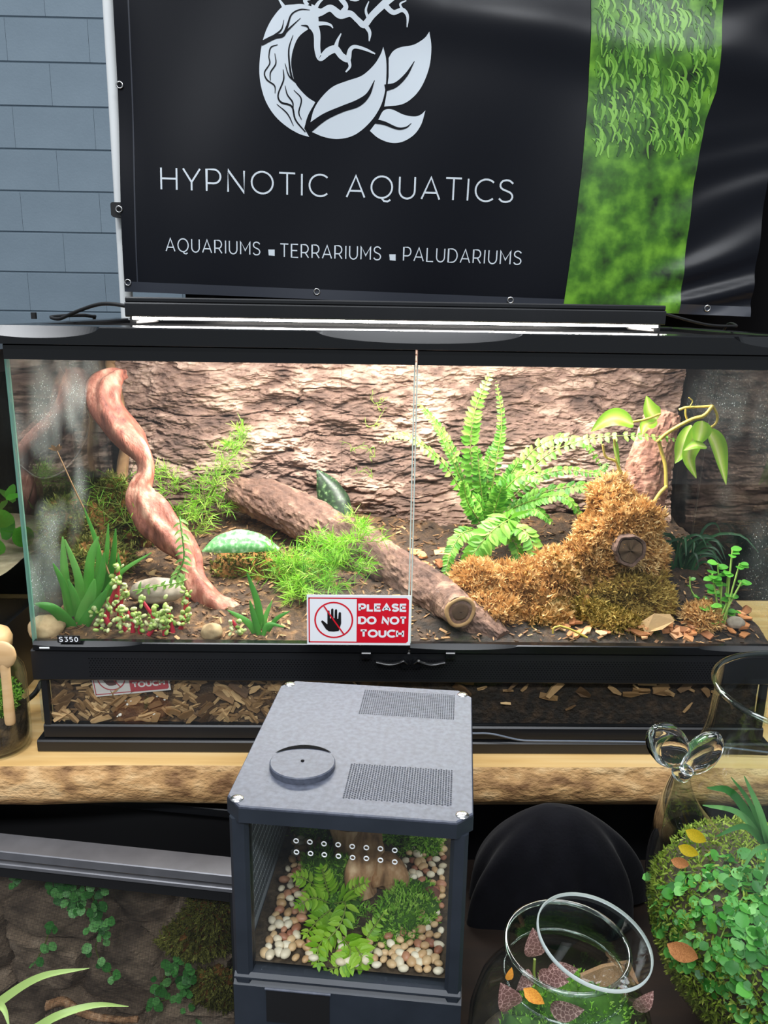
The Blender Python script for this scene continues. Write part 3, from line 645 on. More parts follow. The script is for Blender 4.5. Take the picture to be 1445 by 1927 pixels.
m_perl = M('perlite', rgb(220,216,204), rough=.9)
mb = MB(); mb.blob((0, 0, 0), (1, 1, .8), 10, 7, .3, 1.6, 3); me_p = mb.mesh('perlite_grain', m_perl, True, np.zeros(3))
for px, py in ((236,1318),(247,1318),(249,1322),(253,1317),(296,1310),(310,1316),(297,1322),(221,1348),(226,1345),(290,1343),(268,1346),(240,1325)):
    tag(inst('perlite_grain', me_p, None, Matrix.Translation(at(px, py, .0118)) @ Matrix.Scale(random.uniform(.0011, .0024), 4)), 'white perlite grain in dark soil behind the lower glass', 'grain', 'perlite grains behind the lower glass')
def lay_chip(px, py, ln, meshes, grp, lab, lift=.003):
    if px > 1040: w_ = 'below the olive moss' if px < 1180 else 'below the large bark chip' if px < 1300 else 'around the leafy sprig'; grp = grp+' '+w_; lab = lab+' '+w_
    # walk the sight line down to the bedding
    for Yd in np.linspace(.015, .40, 78):
        p = at(px, py, Yd)
        if p[2] < zs(p[0], p[1])+.002: break
    p[2] = float(zs(p[0], p[1]))+lift; a = random.uniform(0, 6.28)
    o = inst('wood_chip', random.choice(meshes), None, frame(p, (math.cos(a), math.sin(a), random.uniform(-.2, .3)), (random.uniform(-.5, .5), random.uniform(-.9, .1), 1), ln)); tag(o, lab, 'wood chip', grp)
lit = MB()
for i in range(2600):
    x = random.uniform(.012, .905); y = random.uniform(.014, .36); z = float(zs(x, y))+.002; l = random.uniform(.004, .012); a = random.uniform(0, 6.28); d = V(math.cos(a), math.sin(a), random.uniform(-.3, .4)); n_ = unit(V(-d[1], d[0], random.uniform(-.5, .5)))*random.uniform(.12, .3); p = V(x, y, z); t_ = random.random()
    lit.add([p-d*l/2-n_*l*.5, p-d*l/2+n_*l*.7, p+d*l/2+n_*l*.4, p+d*l/2-n_*l*.8, p+V(0, 0, -l*.25)], [[[0, 1, 2, 3]], [[1, 0, 4], [2, 1, 4], [3, 2, 4], [0, 3, 4]]], t_)
m_lit = M('litter', rgb(44,30,20), rgb(116,82,52), rgb(178,138,96), scale=40, rough=.85, tone=.85, contrast=(.1, .9))
tag(lit.build('bark_litter', m_lit), 'fine brown bark litter strewn over the terrarium bedding', 'litter', kind='stuff')
for i in range(66): lay_chip(random.uniform(1050, 1420), random.triangular(1145, 1200, 1192), random.uniform(.010, .026), chips2, 'wood chips on the bedding by the front glass', 'orange wood chip lying on the bedding by the front glass')
for i in range(18): lay_chip(random.uniform(775, 850), random.uniform(1030, 1075), random.uniform(.012, .022), chips2, 'wood chips behind the fallen cork log', 'orange wood chip lying behind the fallen cork log')
for i in range(24): lay_chip(random.uniform(250, 560), random.uniform(1040, 1120), random.uniform(.008, .016), chips, 'wood chips around the twisted wood', 'brown wood chip on the bedding around the twisted wood')
tag(inst('wood_chip', chip_mesh(77, m_chip), None, frame(at(1238, 1172, .035), (.9, .10, .32), (-.3, -.9, .6), .042, .8)), 'large brown bark chip propped on the bedding below the moss', 'wood chip')
# ------------------------------------------------------------------ bark background, two panels
m_bark = M('cork_bark', rgb(58,42,36), rgb(122,96,84), rgb(196,168,150), scale=80, detail=8, rough=.85, tone=.6, bump=.8, bscale=200, dist=.005, stretch=(.5, 1, 1.3), contrast=(.22, .78))
seam = at(643, 800, .375)[0]
def bark_panel(x0, x1, label, seed):
    nx, nz = int((x1-x0)*620), 230
    X, Z = np.meshgrid(np.linspace(x0, x1, nx), np.linspace(.150, .502, nz), indexing='ij')
    h, t = bark_h(X, Z, 3); big = fbm(X*3.2, Z*9, o=3, s=53)
    edge = 1.0
    bulge = .030*np.exp(-((Z-.215)/.035)**2)*np.clip((X-.40)/.12, 0, 1)*np.clip((.66-X)/.08, 0, 1)
    Yf = .405-(.008+.046*h+.018*big+bulge)*edge
    mb = MB(); mb.grid(np.stack([X, Yf, Z], -1), tone=np.clip(t, 0, 1)); mb.box((x0, .404, .150), (x1, .432, .502), .5)
    return tag(mb.build('cork_bark_sheet', m_bark, smooth=False), label, 'bark panel', 'bark background panels')
bark_panel(.012, seam-.0002, 'pale cork bark background panel behind the twisted red wood', 3)
bark_panel(seam+.0002, .903, 'cork bark background panel behind the fern', 8)

# ------------------------------------------------------------------ twisted red wood
m_red = M('red_wood', rgb(92,46,36), rgb(152,90,72), rgb(208,156,132), scale=60, detail=8, rough=.62, tone=.4, bump=.5, bscale=150, dist=.004, stretch=(1.6, 1.6, .5))
rw = [(232,703,10,.30),(212,708,17,.285),(196,728,24,.27),(199,760,25,.255),(220,793,26,.245),(245,827,27,.235),(270,860,20,.225),(274,893,18,.215),(264,918,23,.205),(266,945,28,.195),(294,978,30,.18),(328,1011,26,.165),(354,1044,20,.15),(364,1078,19,.135),(376,1108,25,.12),(402,1140,27,.105),(440,1162,22,.095),(490,1172,15,.09),(545,1178,8,.085)]
P = []
for px, py, r, Yd in rw:
    p = at(px, py, Yd); P.append([*p, r*(Yd-CAM[1])*1.03/F_PX])
P = smooth_path(P, 150); tw = np.linspace(0, 9, 150)
def red_disp(L, a):
    return .0042*np.cos(2*a+L*26)+.0022*np.cos(5*a-L*34)+.005*(vn(np.cos(a)*2+5, np.sin(a)*2+5, L*45, 3)-.5)
mb = MB(); mb.tube(P[:, :3], P[:, 3], 26, disp=red_disp, tone=np.clip(fbm(np.linspace(0, 14, 150)[:, None], np.sin(np.linspace(0, 6.28, 26, endpoint=False)+tw[:, None])*1.4+3, o=4, s=9), 0, 1))
tag(mb.build('twisted_wood', m_red, smooth=True), 'twisting reddish driftwood branch rising against the bark background', 'driftwood')
# thin back twigs
m_twig = M('dry_twig', rgb(104,74,48), rgb(160,124,84), scale=40, rough=.8, bump=.3, bscale=120, dist=.002)
mb = MB(); mb.tube(smooth_path([at(212, 676, .35), at(208, 690, .35), at(226, 760, .34), at(236, 840, .33), at(228, 900, .32), at(232, 960, .30), at(236, 1010, .28)], 30), np.linspace(.006, .010, 30), 9, disp=lambda L, a: .0015*np.cos(3*a+L*80)); tag(mb.build('upright_twig', m_twig, smooth=True), 'thin upright brown twig behind the twisted red wood', 'twig')
def stalk(label, pts, r0, r1, head=None):
    mb = MB(); mb.tube(smooth_path(pts, 20), np.linspace(r0, r1, 20), 6)
    if head is not None:
        for k in range(7): d = unit(V(random.uniform(-1, 1), random.uniform(-.5, .5), random.uniform(.1, 1.2))); mb.strip(smooth_path([head, head+d*.006, head+d*.011+V(0, 0, -.001)], 5), [.001, .0035, .0035, .002, .0004], (0, -1, .2))
    return tag(mb.build('dry_stalk', m_twig, smooth=True), label, 'stalk')
stalk('dry flower stalk standing near the side glass', [at(205, 1080, .10), at(170, 985, .10), at(140, 920, .10), at(107, 848, .10)], .0012, .0007, at(107, 848, .10))
stalk('thin dry stem leaning from the moss behind the succulent leaves', [at(182, 1060, .14), at(178, 1005, .14), at(160, 960, .14)], .0009, .0004)
mb = MB(); pth = smooth_path([at(112, 690, .30), at(140, 735, .31), at(164, 775, .30), at(168, 800, .28), at(155, 840, .24), at(120, 885, .18), at(75, 900, .12), at(30, 870, .10)], 40); mb.tube(pth, .0012, 6); tag(mb.build('probe_wire', m_matte, smooth=True), 'thin black sensor wire hanging inside near the side glass', 'wire')

# ------------------------------------------------------------------ cork logs
m_log = M('log_bark', rgb(44,30,26), rgb(100,74,62), rgb(166,132,112), scale=90, detail=8, rough=.9, tone=.5, bump=.7, bscale=140, dist=.004, contrast=(.2, .8))
m_cut = M('cut_wood', rgb(140,104,66), rgb(186,150,104), scale=60, rough=.8)
m_dark_wood_in = M('log_hollow_dark', rgb(58,42,30), rgb(96,72,52), scale=40, rough=.95)  # dark brown carries the shade inside the hollow log ends
def bark_tube(path, rad, n=56, m=150, seed=0, amp=.018, hollow=None):
    P = smooth_path([list(p)+[r] for p, r in zip(path, rad)], m); a = np.linspace(0, 2*np.pi, n, endpoint=False)
    L = np.concatenate([[0], np.cumsum(np.linalg.norm(np.diff(P[:, :3], axis=0), axis=1))]); r0 = P[:, 3].mean()
    LL, AA = np.meshgrid(L, a, indexing='ij'); s = AA*r0; tot = 2*np.pi*r0
    h, t = bark_h(LL*2.0, s*1.6, seed); h2, t2 = bark_h(LL*2.0, (s-tot)*1.6, seed); w = np.clip((AA-4.9)/1.35, 0, 1)
    h = h*(1-w)+h2*w; t = t*(1-w)+t2*w; D = {round(float(l), 6): hh for l, hh in zip(L, h)}
    mb = MB(); mb.tube(P[:, :3], P[:, 3], n, disp=lambda l, aa: amp*(D[round(float(l), 6)]-.45), tone=np.clip(t, 0, 1), caps=True); return mb, P
lg = thing('cork_log', 'rough bark log lying diagonally across the terrarium floor', 'log', at(690, 1060, .16))
mb, _ = bark_tube([at(440, 925, .33), at(520, 950, .29), at(600, 990, .25), at(680, 1035, .205), at(760, 1085, .155), at(840, 1135, .10), at(900, 1178, .06), at(945, 1203, .03)], [.022, .032, .034, .031, .029, .030, .026, .012], seed=15)
mb.build('trunk', m_log, lg)
s0, s1 = at(838, 1128, .085), at(866, 1152, .030)
mb, _ = bark_tube([s0, s0*.5+s1*.5, s1], [.024, .021, .0195], n=36, m=40, seed=19, amp=.010); stub = mb.build('branch_stub', m_log, lg)
d = unit(s1-s0); uu = unit(np.cross(d, (0, 0, 1.))); ww = np.cross(uu, d); ang = np.linspace(0, 2*np.pi, 28, endpoint=False)
ring = lambda r, off: np.array([s1+d*off+uu*r*math.cos(t)*(1+.06*math.sin(3*t))+ww*r*math.sin(t)*(1+.05*math.cos(2*t+1)) for t in ang])
mb = MB(); mb.grid(np.array([ring(.0205, -.001), ring(.0195, .002), ring(.0155, .001), ring(.0150, -.0025)]), closed=True); mb.build('cut_ring', m_cut, stub, True)
mb = MB(); mb.grid(np.array([ring(.0150, -.0015), ring(.009, .001), ring(.001, .0018)]), closed=True); mb.build('dark_inside', m_dark_wood_in, stub)
ct = thing('cork_tube', 'upright reddish cork bark branch leaning behind the orange moss', 'log', at(1200, 1000, .2))
mb, _ = bark_tube([at(1150, 1040, .17), at(1180, 985, .185), at(1210, 915, .20), at(1228, 850, .215), at(1248, 782, .235)], [.036, .034, .030, .027, .023], seed=33, amp=.020, n=56, m=130)
m_log2 = M('reddish_log_bark', rgb(70,42,34), rgb(134,92,76), rgb(198,158,134), scale=90, detail=8, rough=.9, tone=.5, bump=.6, bscale=140, dist=.004, contrast=(.2, .8))
mb.build('trunk', m_log2, ct)
ho = at(1186, 1036, .066); hr = thing('hollow_knot', 'short round cork tube end with dark hollow in the orange moss', 'log', ho)
hd = unit(V(.05, -1, .12)); u2 = unit(np.cross(hd, (0, 0, 1.))); w2 = np.cross(u2, hd)
hring = lambda r, off: np.array([ho+hd*(off+.0018*math.sin(4*t+1)*(off > -.01))+(u2*math.cos(t)+w2*math.sin(t))*r*(1+.05*math.sin(3*t)+.04*math.cos(7*t)) for t in ang])
mb = MB(); mb.grid(np.array([hring(.021, -.05), hring(.0205, 0), hring(.0195, .0025), hring(.0165, .001), hring(.0155, -.003), hring(.012, -.0012), hring(.0005, .0003)]), closed=True, tone=.25); mb.build('bark_ring', m_log, hr); MB().grid(np.array([hring(.0152, .0004), hring(.0004, .0009)]), closed=True).build('hollow', m_dark_wood_in, hr)  # brown disc closes the mouth and paints its dark inside

# ------------------------------------------------------------------ orange sphagnum mounds
m_moss = M('orange_moss', rgb(136,90,44), rgb(204,156,92), rgb(242,214,158), scale=40, rough=.85, tone=.75, transl=.25, contrast=(.1, .9))
m_mossbase = M('moss_bed', rgb(100,66,28), rgb(150,104,48), scale=60, rough=.95, bump=.8, bscale=150, dist=.006)
m_moss_ol = M('olive_moss', rgb(96,74,28), rgb(160,130,58), rgb(206,178,100), scale=40, rough=.85, tone=.75, transl=.25, contrast=(.1, .9))
def moss(label, blobs, n, mat, ln=.0115, cat='moss', name='moss_mound', base=None, up=.35, seed=1, w=.0014):
    c0 = np.array(blobs[0][0]); lo = min(np.array(c)[2]-r[2]*.2 for c, r in blobs)
    th = thing(name, label, cat, (c0[0], c0[1], lo)); mb = MB()
    for k, (c, r) in enumerate(blobs): mb.blob(c, r, 34, 20, .42, 3.0, seed+k)
    mb.build('bed', base or m_mossbase, th, True)
    rg = np.random.default_rng(seed+100); tot = sum(r[0]*r[2]+r[0]*r[1] for c, r in blobs); mb = MB(); Vs = []; Ts = []
    for k, (c, r) in enumerate(blobs):
        m = int(n*(r[0]*r[2]+r[0]*r[1])/tot); D = rg.normal(size=(m, 3)); D[:, 1] -= .45; D[:, 2] += .25; D /= np.linalg.norm(D, axis=1)[:, None]
        kk = 1+.42*2*(fbm(D[:, 0]*3.0+9, D[:, 1]*3.0+5, D[:, 2]*3.0+(seed+k)*3.7, 3, seed+k)-.5)
        S = np.array(c)+D*kk[:, None]*np.array(r)*.98; tn = np.clip(fbm(S[:, 0]*45, S[:, 1]*45, S[:, 2]*45, 3, seed)*1.1-.05+rg.normal(0, .16, m), 0, 1)
        for s_ in range(3):
            g = D+rg.normal(0, .55, (m, 3)); g[:, 2] += up; g /= np.linalg.norm(g, axis=1)[:, None]
            l = ln*rg.uniform(.5, 1.3, m)[:, None]; q = g+rg.normal(0, .6, (m, 3)); q /= np.linalg.norm(q, axis=1)[:, None]
            b = np.cross(g, rg.normal(size=(m, 3))); b /= np.linalg.norm(b, axis=1)[:, None]; hw = w*rg.uniform(.6, 1.3, m)[:, None]
            p1 = S+g*l*.55; p2 = p1+q*l*.45
            Vs.append(np.stack([S-b*hw, S+b*hw, p1+b*hw*.9, p1-b*hw*.9, p2], 1).reshape(-1, 3)); Ts.append(np.repeat(tn, 5))
    v = np.vstack(Vs); k = len(v)//5; i = np.arange(k)*5
    mb.add(v, [np.stack([i, i+1, i+2, i+3], -1), np.stack([i+3, i+2, i+4], -1)], np.concatenate(Ts)); tag(mb.build('moss_strands', mat, th), kind='stuff'); return th
def B(px, py, Y, rx, ry, rz): return (tuple(at(px, py, Y)), (rx, ry, rz))
moss('broad mound of orange moss in front of the fern', [B(985,1120,.115,.060,.045,.042), B(900,1105,.12,.035,.04,.035), B(1050,1090,.12,.035,.04,.045), B(930,1150,.08,.035,.03,.025), B(1020,1158,.085,.04,.03,.022)], 5200, m_moss, seed=3)
moss('tall heap of golden orange moss below the cork branch', [B(1160,1010,.125,.045,.045,.045), B(1148,950,.15,.028,.03,.035), B(1110,1060,.12,.035,.04,.04), B(1190,985,.12,.035,.03,.03), B(1215,1050,.125,.025,.03,.028)], 5200, m_moss, seed=11)
moss('olive brown moss clump at the foot of the golden heap', [B(1170,1120,.10,.060,.04,.035), B(1105,1150,.085,.022,.03,.028), B(1220,1140,.09,.03,.03,.03), B(1160,1165,.07,.04,.03,.018)], 4200, m_moss_ol, seed=17)
moss('small tuft of orange moss beside the leafy sprig', [B(1318,1165,.06,.020,.02,.018)], 900, m_moss, seed=23)
m_moss_dk = M('green_brown_moss', rgb(52,48,18), rgb(108,110,40), rgb(156,158,78), scale=40, rough=.9, tone=.7, transl=.2, contrast=(.1, .9))
moss('dark green moss behind the twisted wood, partly standing for mirrored plants', [B(250,980,.26,.045,.03,.04), B(215,950,.28,.03,.03,.04), B(150,1000,.24,.05,.04,.05), B(190,1060,.17,.04,.04,.03)], 3200, m_moss_dk, seed=29)  # part of this moss stands in for plants mirrored in the side glass
moss('dark speckled moss under the pale broad leaf', [B(470,1075,.20,.055,.04,.03), B(560,1090,.18,.05,.04,.025)], 1800, m_moss_dk, seed=31, ln=.006)

# ------------------------------------------------------------------ stones
m_stone = M('pale_stone', rgb(112,100,88), rgb(170,156,140), scale=40, rough=.85, bump=.4, bscale=60, dist=.004)
m_tan = M('tan_stone', rgb(138,114,82), rgb(186,162,124), scale=60, rough=.85, bump=.4, bscale=60, dist=.004)
def stone(label, px, py, Y, r, mat=m_stone, seed=1): 
    mb = MB(); mb.blob(at(px, py, Y), r, 26, 16, .22, 1.7, seed); return tag(mb.build('stone', mat, smooth=True), label, 'stone')
stone('pale grey stone half buried behind the red-stemmed succulent', 295, 1112, .085, (.036, .022, .016), seed=2)
stone('tan stone in the corner below the long leaves', 88, 1183, .035, (.022, .02, .016), m_tan, 5)
stone('small cream stone at the front glass below the twisted wood', 398, 1190, .025, (.014, .01, .012), m_tan, 7)
stone('flat cream pebble between moss and fern', 1062, 1040, .15, (.018, .012, .007), seed=9)
stone('grey angular stone at the foot of the leafy sprig', 1383, 1172, .045, (.012, .010, .008), seed=12)
# ------------------------------------------------------------------ plants in the long terrarium
def leaf_mesh(name, mat, w=.4, n=6, fold=.10, curl=.12, tip=1.0, round_=False, m=5):
    """unit leaf along +Y, face up"""
    t = np.linspace(0, 1, n+1); prof = np.sin(np.pi*np.clip(t, 0, 1)**(.75 if not round_ else .9))**(.8 if not round_ else .55)*w/2
    prof = np.maximum(prof, .012); prof[-1] = .004*tip
    s = np.linspace(-1, 1, m); P = np.stack([prof[:, None]*s, np.repeat(t[:, None], m, 1), fold*np.abs(s)*prof[:, None]*2-curl*(t[:, None]**2)*np.ones(m)], -1)
    mb = MB(); mb.grid(P[:, ::-1], tone=np.abs(s)[None, ::-1]*np.ones((n+1, 1))); return mb.mesh(name, mat, True, np.zeros(3))
m_fern = M('fern_green', rgb(66,128,34), rgb(112,174,58), rgb(168,212,100), scale=30, rough=.45, rnd=.6, transl=.35, contrast=(.1, .9))
m_fern_j = M('fern_green_small', rgb(56,116,28), rgb(100,164,50), rgb(156,204,90), scale=30, rough=.45, tone=.7, transl=.35, contrast=(.1, .9))
m_stem = M('green_stem', rgb(96,120,44), rgb(140,150,70), scale=30, rough=.6)
me_fl = leaf_mesh('leaflet', m_fern, .62, 4, .12, .18)
fern = thing('sword_fern', 'bright green fern with arching fronds in front of the bark', 'fern', at(915, 1000, .27))
def frond(pts, size, single, n, sway=.0):
    size *= 1.25; n = int(n*(1.0 if single else 1.45))
    P = smooth_path([at(a, b, y) for a, b, y in pts], 60); L = np.linalg.norm(np.diff(P, axis=0), axis=1).cumsum()[-1]
    mb = MB(); mb.tube(P[::3], np.linspace(.0011, .0005, 20), 5); st = mb.build('frond', m_stem, fern, True)
    T = np.gradient(P, axis=0); jm = MB(); k0 = 5
    for i in range(n):
        f = .10+.9*i/(n-1); j = min(int(f*59), 59); t = unit(T[j]); N = unit(V(.1, -.62, .78)); N = unit(N-t*(N@t)); Bv = np.cross(t, N)
        sz = size*min(1, .35+f*3.2)*(max(0.0, 1-f)**.45*.93+.10)
        for s in (-1, 1):
            d = unit(Bv*s+t*(.30+.25*f)+rdir()*.14-V(0, 0, .10)); z = unit(N+rdir()*.22); l = sz*random.uniform(.85, 1.1)
            M4 = frame(P[j], d, z, l)
            if single: inst('leaflet', me_fl, st, M4)
            else:
                x = unit(np.cross(d, z)); z2 = np.cross(x, d); p = P[j]; w = .30*l; q = [p, p+d*l*.35-x*w+z2*.1*w, p+d*l*.35+x*w+z2*.1*w, p+d*l*.4-z2*.05*l, p+d*l*.78-x*w*.7-z2*.08*l, p+d*l*.78+x*w*.7-z2*.08*l, p+d*l-z2*.2*l]
                jm.add(q, [[[0, 3, 1], [0, 2, 3], [4, 6, 3], [3, 6, 5]], [[1, 3, 4], [3, 2, 5]]], random.random())
    if not single: tag(jm.build('leaflets', m_fern_j, st), kind='stuff')
px = .00078
big = [([(905,970,.27),(886,860,.26),(893,775,.25),(927,694,.25)], 20*px, 26), ([(893,975,.26),(848,890,.24),(800,842,.22),(758,818,.21),(715,832,.20)], 15*px, 24),
       ([(930,965,.26),(985,868,.24),(1040,826,.22),(1098,832,.20),(1135,884,.19)], 16*px, 24), ([(935,965,.25),(1010,872,.22),(1090,830,.19),(1190,820,.17),(1285,828,.16)], 16*px, 26),
       ([(915,1010,.22),(958,978,.19),(925,1000,.16),(893,1040,.145),(872,1082,.14)], 34*px, 22), ([(935,990,.21),(985,998,.16),(1006,1045,.14),(990,1088,.13),(952,1118,.12)], 21*px, 22)]
small = [([(918,965,.27),(935,860,.27),(944,790,.27),(934,718,.27)], 13*px, 22), ([(900,965,.28),(862,872,.28),(825,802,.28),(785,757,.28)], 15*px, 24), ([(893,975,.27),(868,905,.27),(840,842,.27),(810,783,.27)], 12*px, 20),
         ([(940,975,.25),(1010,932,.23),(1090,914,.20),(1150,920,.18),(1202,960,.16)], 17*px, 26), ([(930,975,.25),(990,946,.22),(1058,934,.19),(1102,980,.18)], 18*px, 22), ([(903,995,.24),(870,1004,.2),(848,1040,.17),(836,1090,.15)], 17*px, 18),
         ([(912,970,.27),(903,905,.26),(898,842,.25)], 19*px, 16), ([(930,965,.26),(955,905,.25),(980,862,.24)], 18*px, 16), ([(920,978,.25),(948,925,.23),(985,893,.21),(1020,905,.19)], 21*px, 18),
         ([(930,970,.27),(1000,905,.26),(1060,884,.25),(1120,890,.24),(1145,872,.24)], 14*px, 22), ([(905,985,.25),(880,945,.24),(872,905,.23)], 18*px, 14), ([(925,985,.24),(935,945,.22),(945,915,.21)], 20*px, 14), ([(935,985,.24),(975,965,.22),(1010,960,.20),(1040,985,.19)], 18*px, 16), ([(915,985,.25),(905,950,.23),(890,930,.22)], 20*px, 12), ([(925,970,.28),(918,880,.28),(945,810,.28)], 15*px, 20), ([(928,995,.22),(960,1010,.18),(975,1050,.16),(935,1070,.15)], 17*px, 14)]
for p, s, n in big: frond(p, s, True, n)
for p, s, n in small: frond(p, s, False, n)

m_needle = M('needle_green', rgb(78,146,30), rgb(138,200,56), rgb(194,228,98), scale=30, rough=.5, tone=.8, transl=.35, contrast=(.1, .9))
def needle_plant(label, roots, n_st, spread, nl, per, seed, up=.8, name='needle_plant'):
    """feathery plant: stems fanning from root points, each set with fine needle leaves"""
    rg = np.random.default_rng(seed); r0 = np.array(roots[0]); th = thing(name, label, 'plant', r0); mb = MB(); sm = MB(); Vs = []; Ts = []
    for r in roots:
        r = np.array(r)
        for k in range(n_st):
            d = rg.normal(size=3); d[1] = d[1]*.7-.2; d[2] = abs(d[2])*.7+up*.5; d = unit(d); l = spread*rg.uniform(.55, 1.1)
            p = smooth_path([r, r+d*l*.55+rg.normal(0, .004, 3), r+d*l-V(0, 0, .006*rg.random())+rg.normal(0, .007, 3)], 10); sm.tube(p, np.linspace(.0007, .0003, 10), 4, caps=False)
            tn = rg.random()
            for q in range(per):
                f = rg.uniform(.25, 1); b = p[min(int(f*9), 9)]; tdir = unit(p[-1]-p[0]); g = unit(tdir*.75+unit(rg.normal(size=3))*.85); L = nl*rg.uniform(.6, 1.2); bb = unit(np.cross(g, rg.normal(size=3)))*.00045
                m_ = b+g*L*.55; e = b+g*L+V(0, 0, -.0012)
                Vs.append([b-bb*.6, b+bb*.6, m_+bb, m_-bb, e]); Ts.append([np.clip(tn*.6+.4*rg.random(), 0, 1)]*5)
    v = np.array(Vs).reshape(-1, 3); i = np.arange(len(v)//5)*5
    mb.add(v, [np.stack([i, i+1, i+2, i+3], -1), np.stack([i+3, i+2, i+4], -1)], np.array(Ts).ravel())
    sm.build('stems', m_stem, th, True); tag(mb.build('needles', m_needle, th), kind='stuff'); return th
needle_plant('bushy clump of feathery bright green needle leaves above the sign', [at(x, y, Y) for x, y, Y in ((590,1110,.115),(560,1085,.13),(620,1070,.13),(640,1040,.14),(540,1070,.14),(600,1050,.14),(655,1075,.13),(570,1125,.10),(625,1115,.10),(520,1090,.14),(675,1020,.15))], 9, .050, .020, 30, 5, up=.5)
needle_plant('feathery light green plant climbing the bark beside the twisted wood', [at(x, y, Y) for x, y, Y in ((345,985,.29),(365,965,.29),(385,945,.30),(400,925,.31),(405,900,.31),(425,880,.32),(440,850,.33),(330,930,.30),(320,900,.31),(350,1000,.28),(375,985,.28),(410,955,.30),(455,835,.33))], 6, .036, .020, 18, 6, up=.7)
needle_plant('wispy grass sprouting behind the twisted wood', [at(x, y, Y) for x, y, Y in ((225,950,.24),(215,920,.25),(200,965,.23),(235,985,.22),(255,1000,.2))], 5, .045, .022, 7, 8, up=1.0)
needle_plant('thin pale sprig standing against the bark near the door edge', [at(x, y, Y) for x, y, Y in ((705,860,.34),(700,900,.34),(706,800,.34),(705,760,.34),(660,850,.345))], 3, .030, .010, 4, 9, up=1.4)
needle_plant('few fine green shoots on the log by the dark leaf', [at(690, 1000, .17), at(665, 985, .2)], 7, .03, .012, 8, 10, up=.6)

# strap leaved succulent
def strap(pts, w, mat, parent, name='leaf', thick=.0012, fold=.16, nrm=(0, -1, .35), n=16, pw=.6):
    P = smooth_path(pts, n); t = np.linspace(0, 1, n); mb = MB(); mb.strip(P, w*np.maximum(1-t**2.2, .03)**pw*np.minimum(1, .7+t*2), nrm, fold, tone=np.tile(np.array([.1, .9, .1, .3, .3, .3])[None], (n, 1)) if thick else .5, thick=thick); return mb.build(name, mat, parent, True)
m_aloe = M('succulent_green', rgb(58,130,44), rgb(104,176,76), rgb(150,206,112), scale=18, rough=.4, rnd=.4, transl=.25, contrast=(.15, .85))
al = thing('strap_succulent', 'clump of long pointed green leaves beside the side glass', 'plant', at(150, 1190, .05))
alo = [((140,1190),(128,1120),(122,1070),(118,1010),.06,20),((150,1190),(150,1130),(148,1085),(122,1015),.055,20),((145,1190),(135,1150),(118,1095),(100,1060),.05,16),((140,1192),(128,1170),(100,1145),(66,1136),.03,24),((155,1190),(165,1120),(172,1050),(185,1010),.07,22),
       ((160,1190),(178,1110),(186,1040),(158,955),.09,14),((165,1190),(185,1110),(200,1050),(204,985),.10,14),((158,1185),(175,1130),(190,1090),(196,1040),.06,22),((168,1190),(195,1120),(212,1060),(218,995),.11,18),((150,1192),(160,1150),(172,1120),(178,1090),.035,26),
       ((150,1192),(165,1165),(190,1130),(200,1110),.03,22),((155,1190),(185,1140),(225,1080),(285,1040),.08,12),((170,1185),(200,1130),(225,1090),(222,1040),.09,14),((145,1190),(150,1160),(140,1120),(128,1090),.045,18)]
for a, b, c, d, Yd, w in alo: strap([at(*a, Yd+.02), at(*b, Yd+.012), at(*c, Yd), at(*d, Yd-.005)], w*.00072, m_aloe, al)
a2 = thing('small_aloe', 'small clump of upright green spiky leaves at the front glass', 'plant', at(490, 1195, .03))
for a, b, c, Yd, w in (((490,1196),(486,1140),(465,1078),.04,15),((485,1196),(465,1170),(428,1148),.03,13),((492,1196),(500,1160),(512,1130),.04,10),((498,1196),(520,1165),(545,1150),.035,9),((488,1196),(478,1160),(470,1130),.025,12),((495,1196),(505,1175),(535,1180),.02,9)): strap([at(*a, Yd), at(*b, Yd), at(*c, Yd)], w*.0007, m_aloe, a2)
# red stemmed succulent with bead leaves
m_redstem = M('red_stem', rgb(150,24,44), rgb(196,52,70), scale=30, rough=.4)
m_bead = M('bead_leaf', rgb(128,162,70), rgb(178,200,110), rgb(226,226,178), scale=20, rough=.4, rnd=.85, transl=.25, contrast=(.05, .95))
sd = thing('jelly_succulent', 'low succulent with red stems and pale green bead leaves', 'plant', at(260, 1195, .04))
mb = MB(); mb.blob((0, .5, 0), (.33, .5, .26), 9, 7, .08, 1.4, 4); me_bead = mb.mesh('bead_leaf', m_bead, True, np.zeros(3))
heads = []
for a, b, c, Yd in (((200,1180),(205,1140),(222,1098),.045),((222,1185),(228,1130),(236,1110),.05),((300,1185),(288,1160),(266,1128),.03),((325,1190),(320,1165),(314,1145),.03),((205,1175),(190,1150),(180,1148),.04),((218,1150),(222,1090),(222,1068),.06),((345,1165),(350,1140),(352,1115),.05),((250,1195),(250,1170),(240,1150),.03),((280,1195),(290,1180),(300,1165),.025),((335,1195),(345,1170),(348,1158),.04),((240,1195),(232,1175),(226,1160),.035),((265,1195),(262,1180),(258,1165),.03),((180,1192),(186,1175),(192,1165),.04),((310,1195),(310,1180),(305,1170),.025)):
    p = smooth_path([at(*a, Yd), at(*b, Yd), at(*c, Yd)], 10); mb = MB(); mb.tube(p, np.linspace(.0034, .0020, 10), 8); mb.build('stem', m_redstem, sd, True)
    heads.append(p[-1]); heads.append(p[5])
for h in heads:
    for k in range(7):
        d = unit(rdir()+V(0, -.4, .35)); inst('leaf', me_bead, sd, frame(h+rdir()*.004, d, rdir(), random.uniform(.006, .0105)))
for k in range(60):
    p = at(random.uniform(178, 352), random.triangular(1120, 1196, 1185), random.uniform(.02, .045)); inst('leaf', me_bead, sd, frame(p, unit(rdir()+V(0, -.5, .4)), rdir(), random.uniform(.006, .0100)))
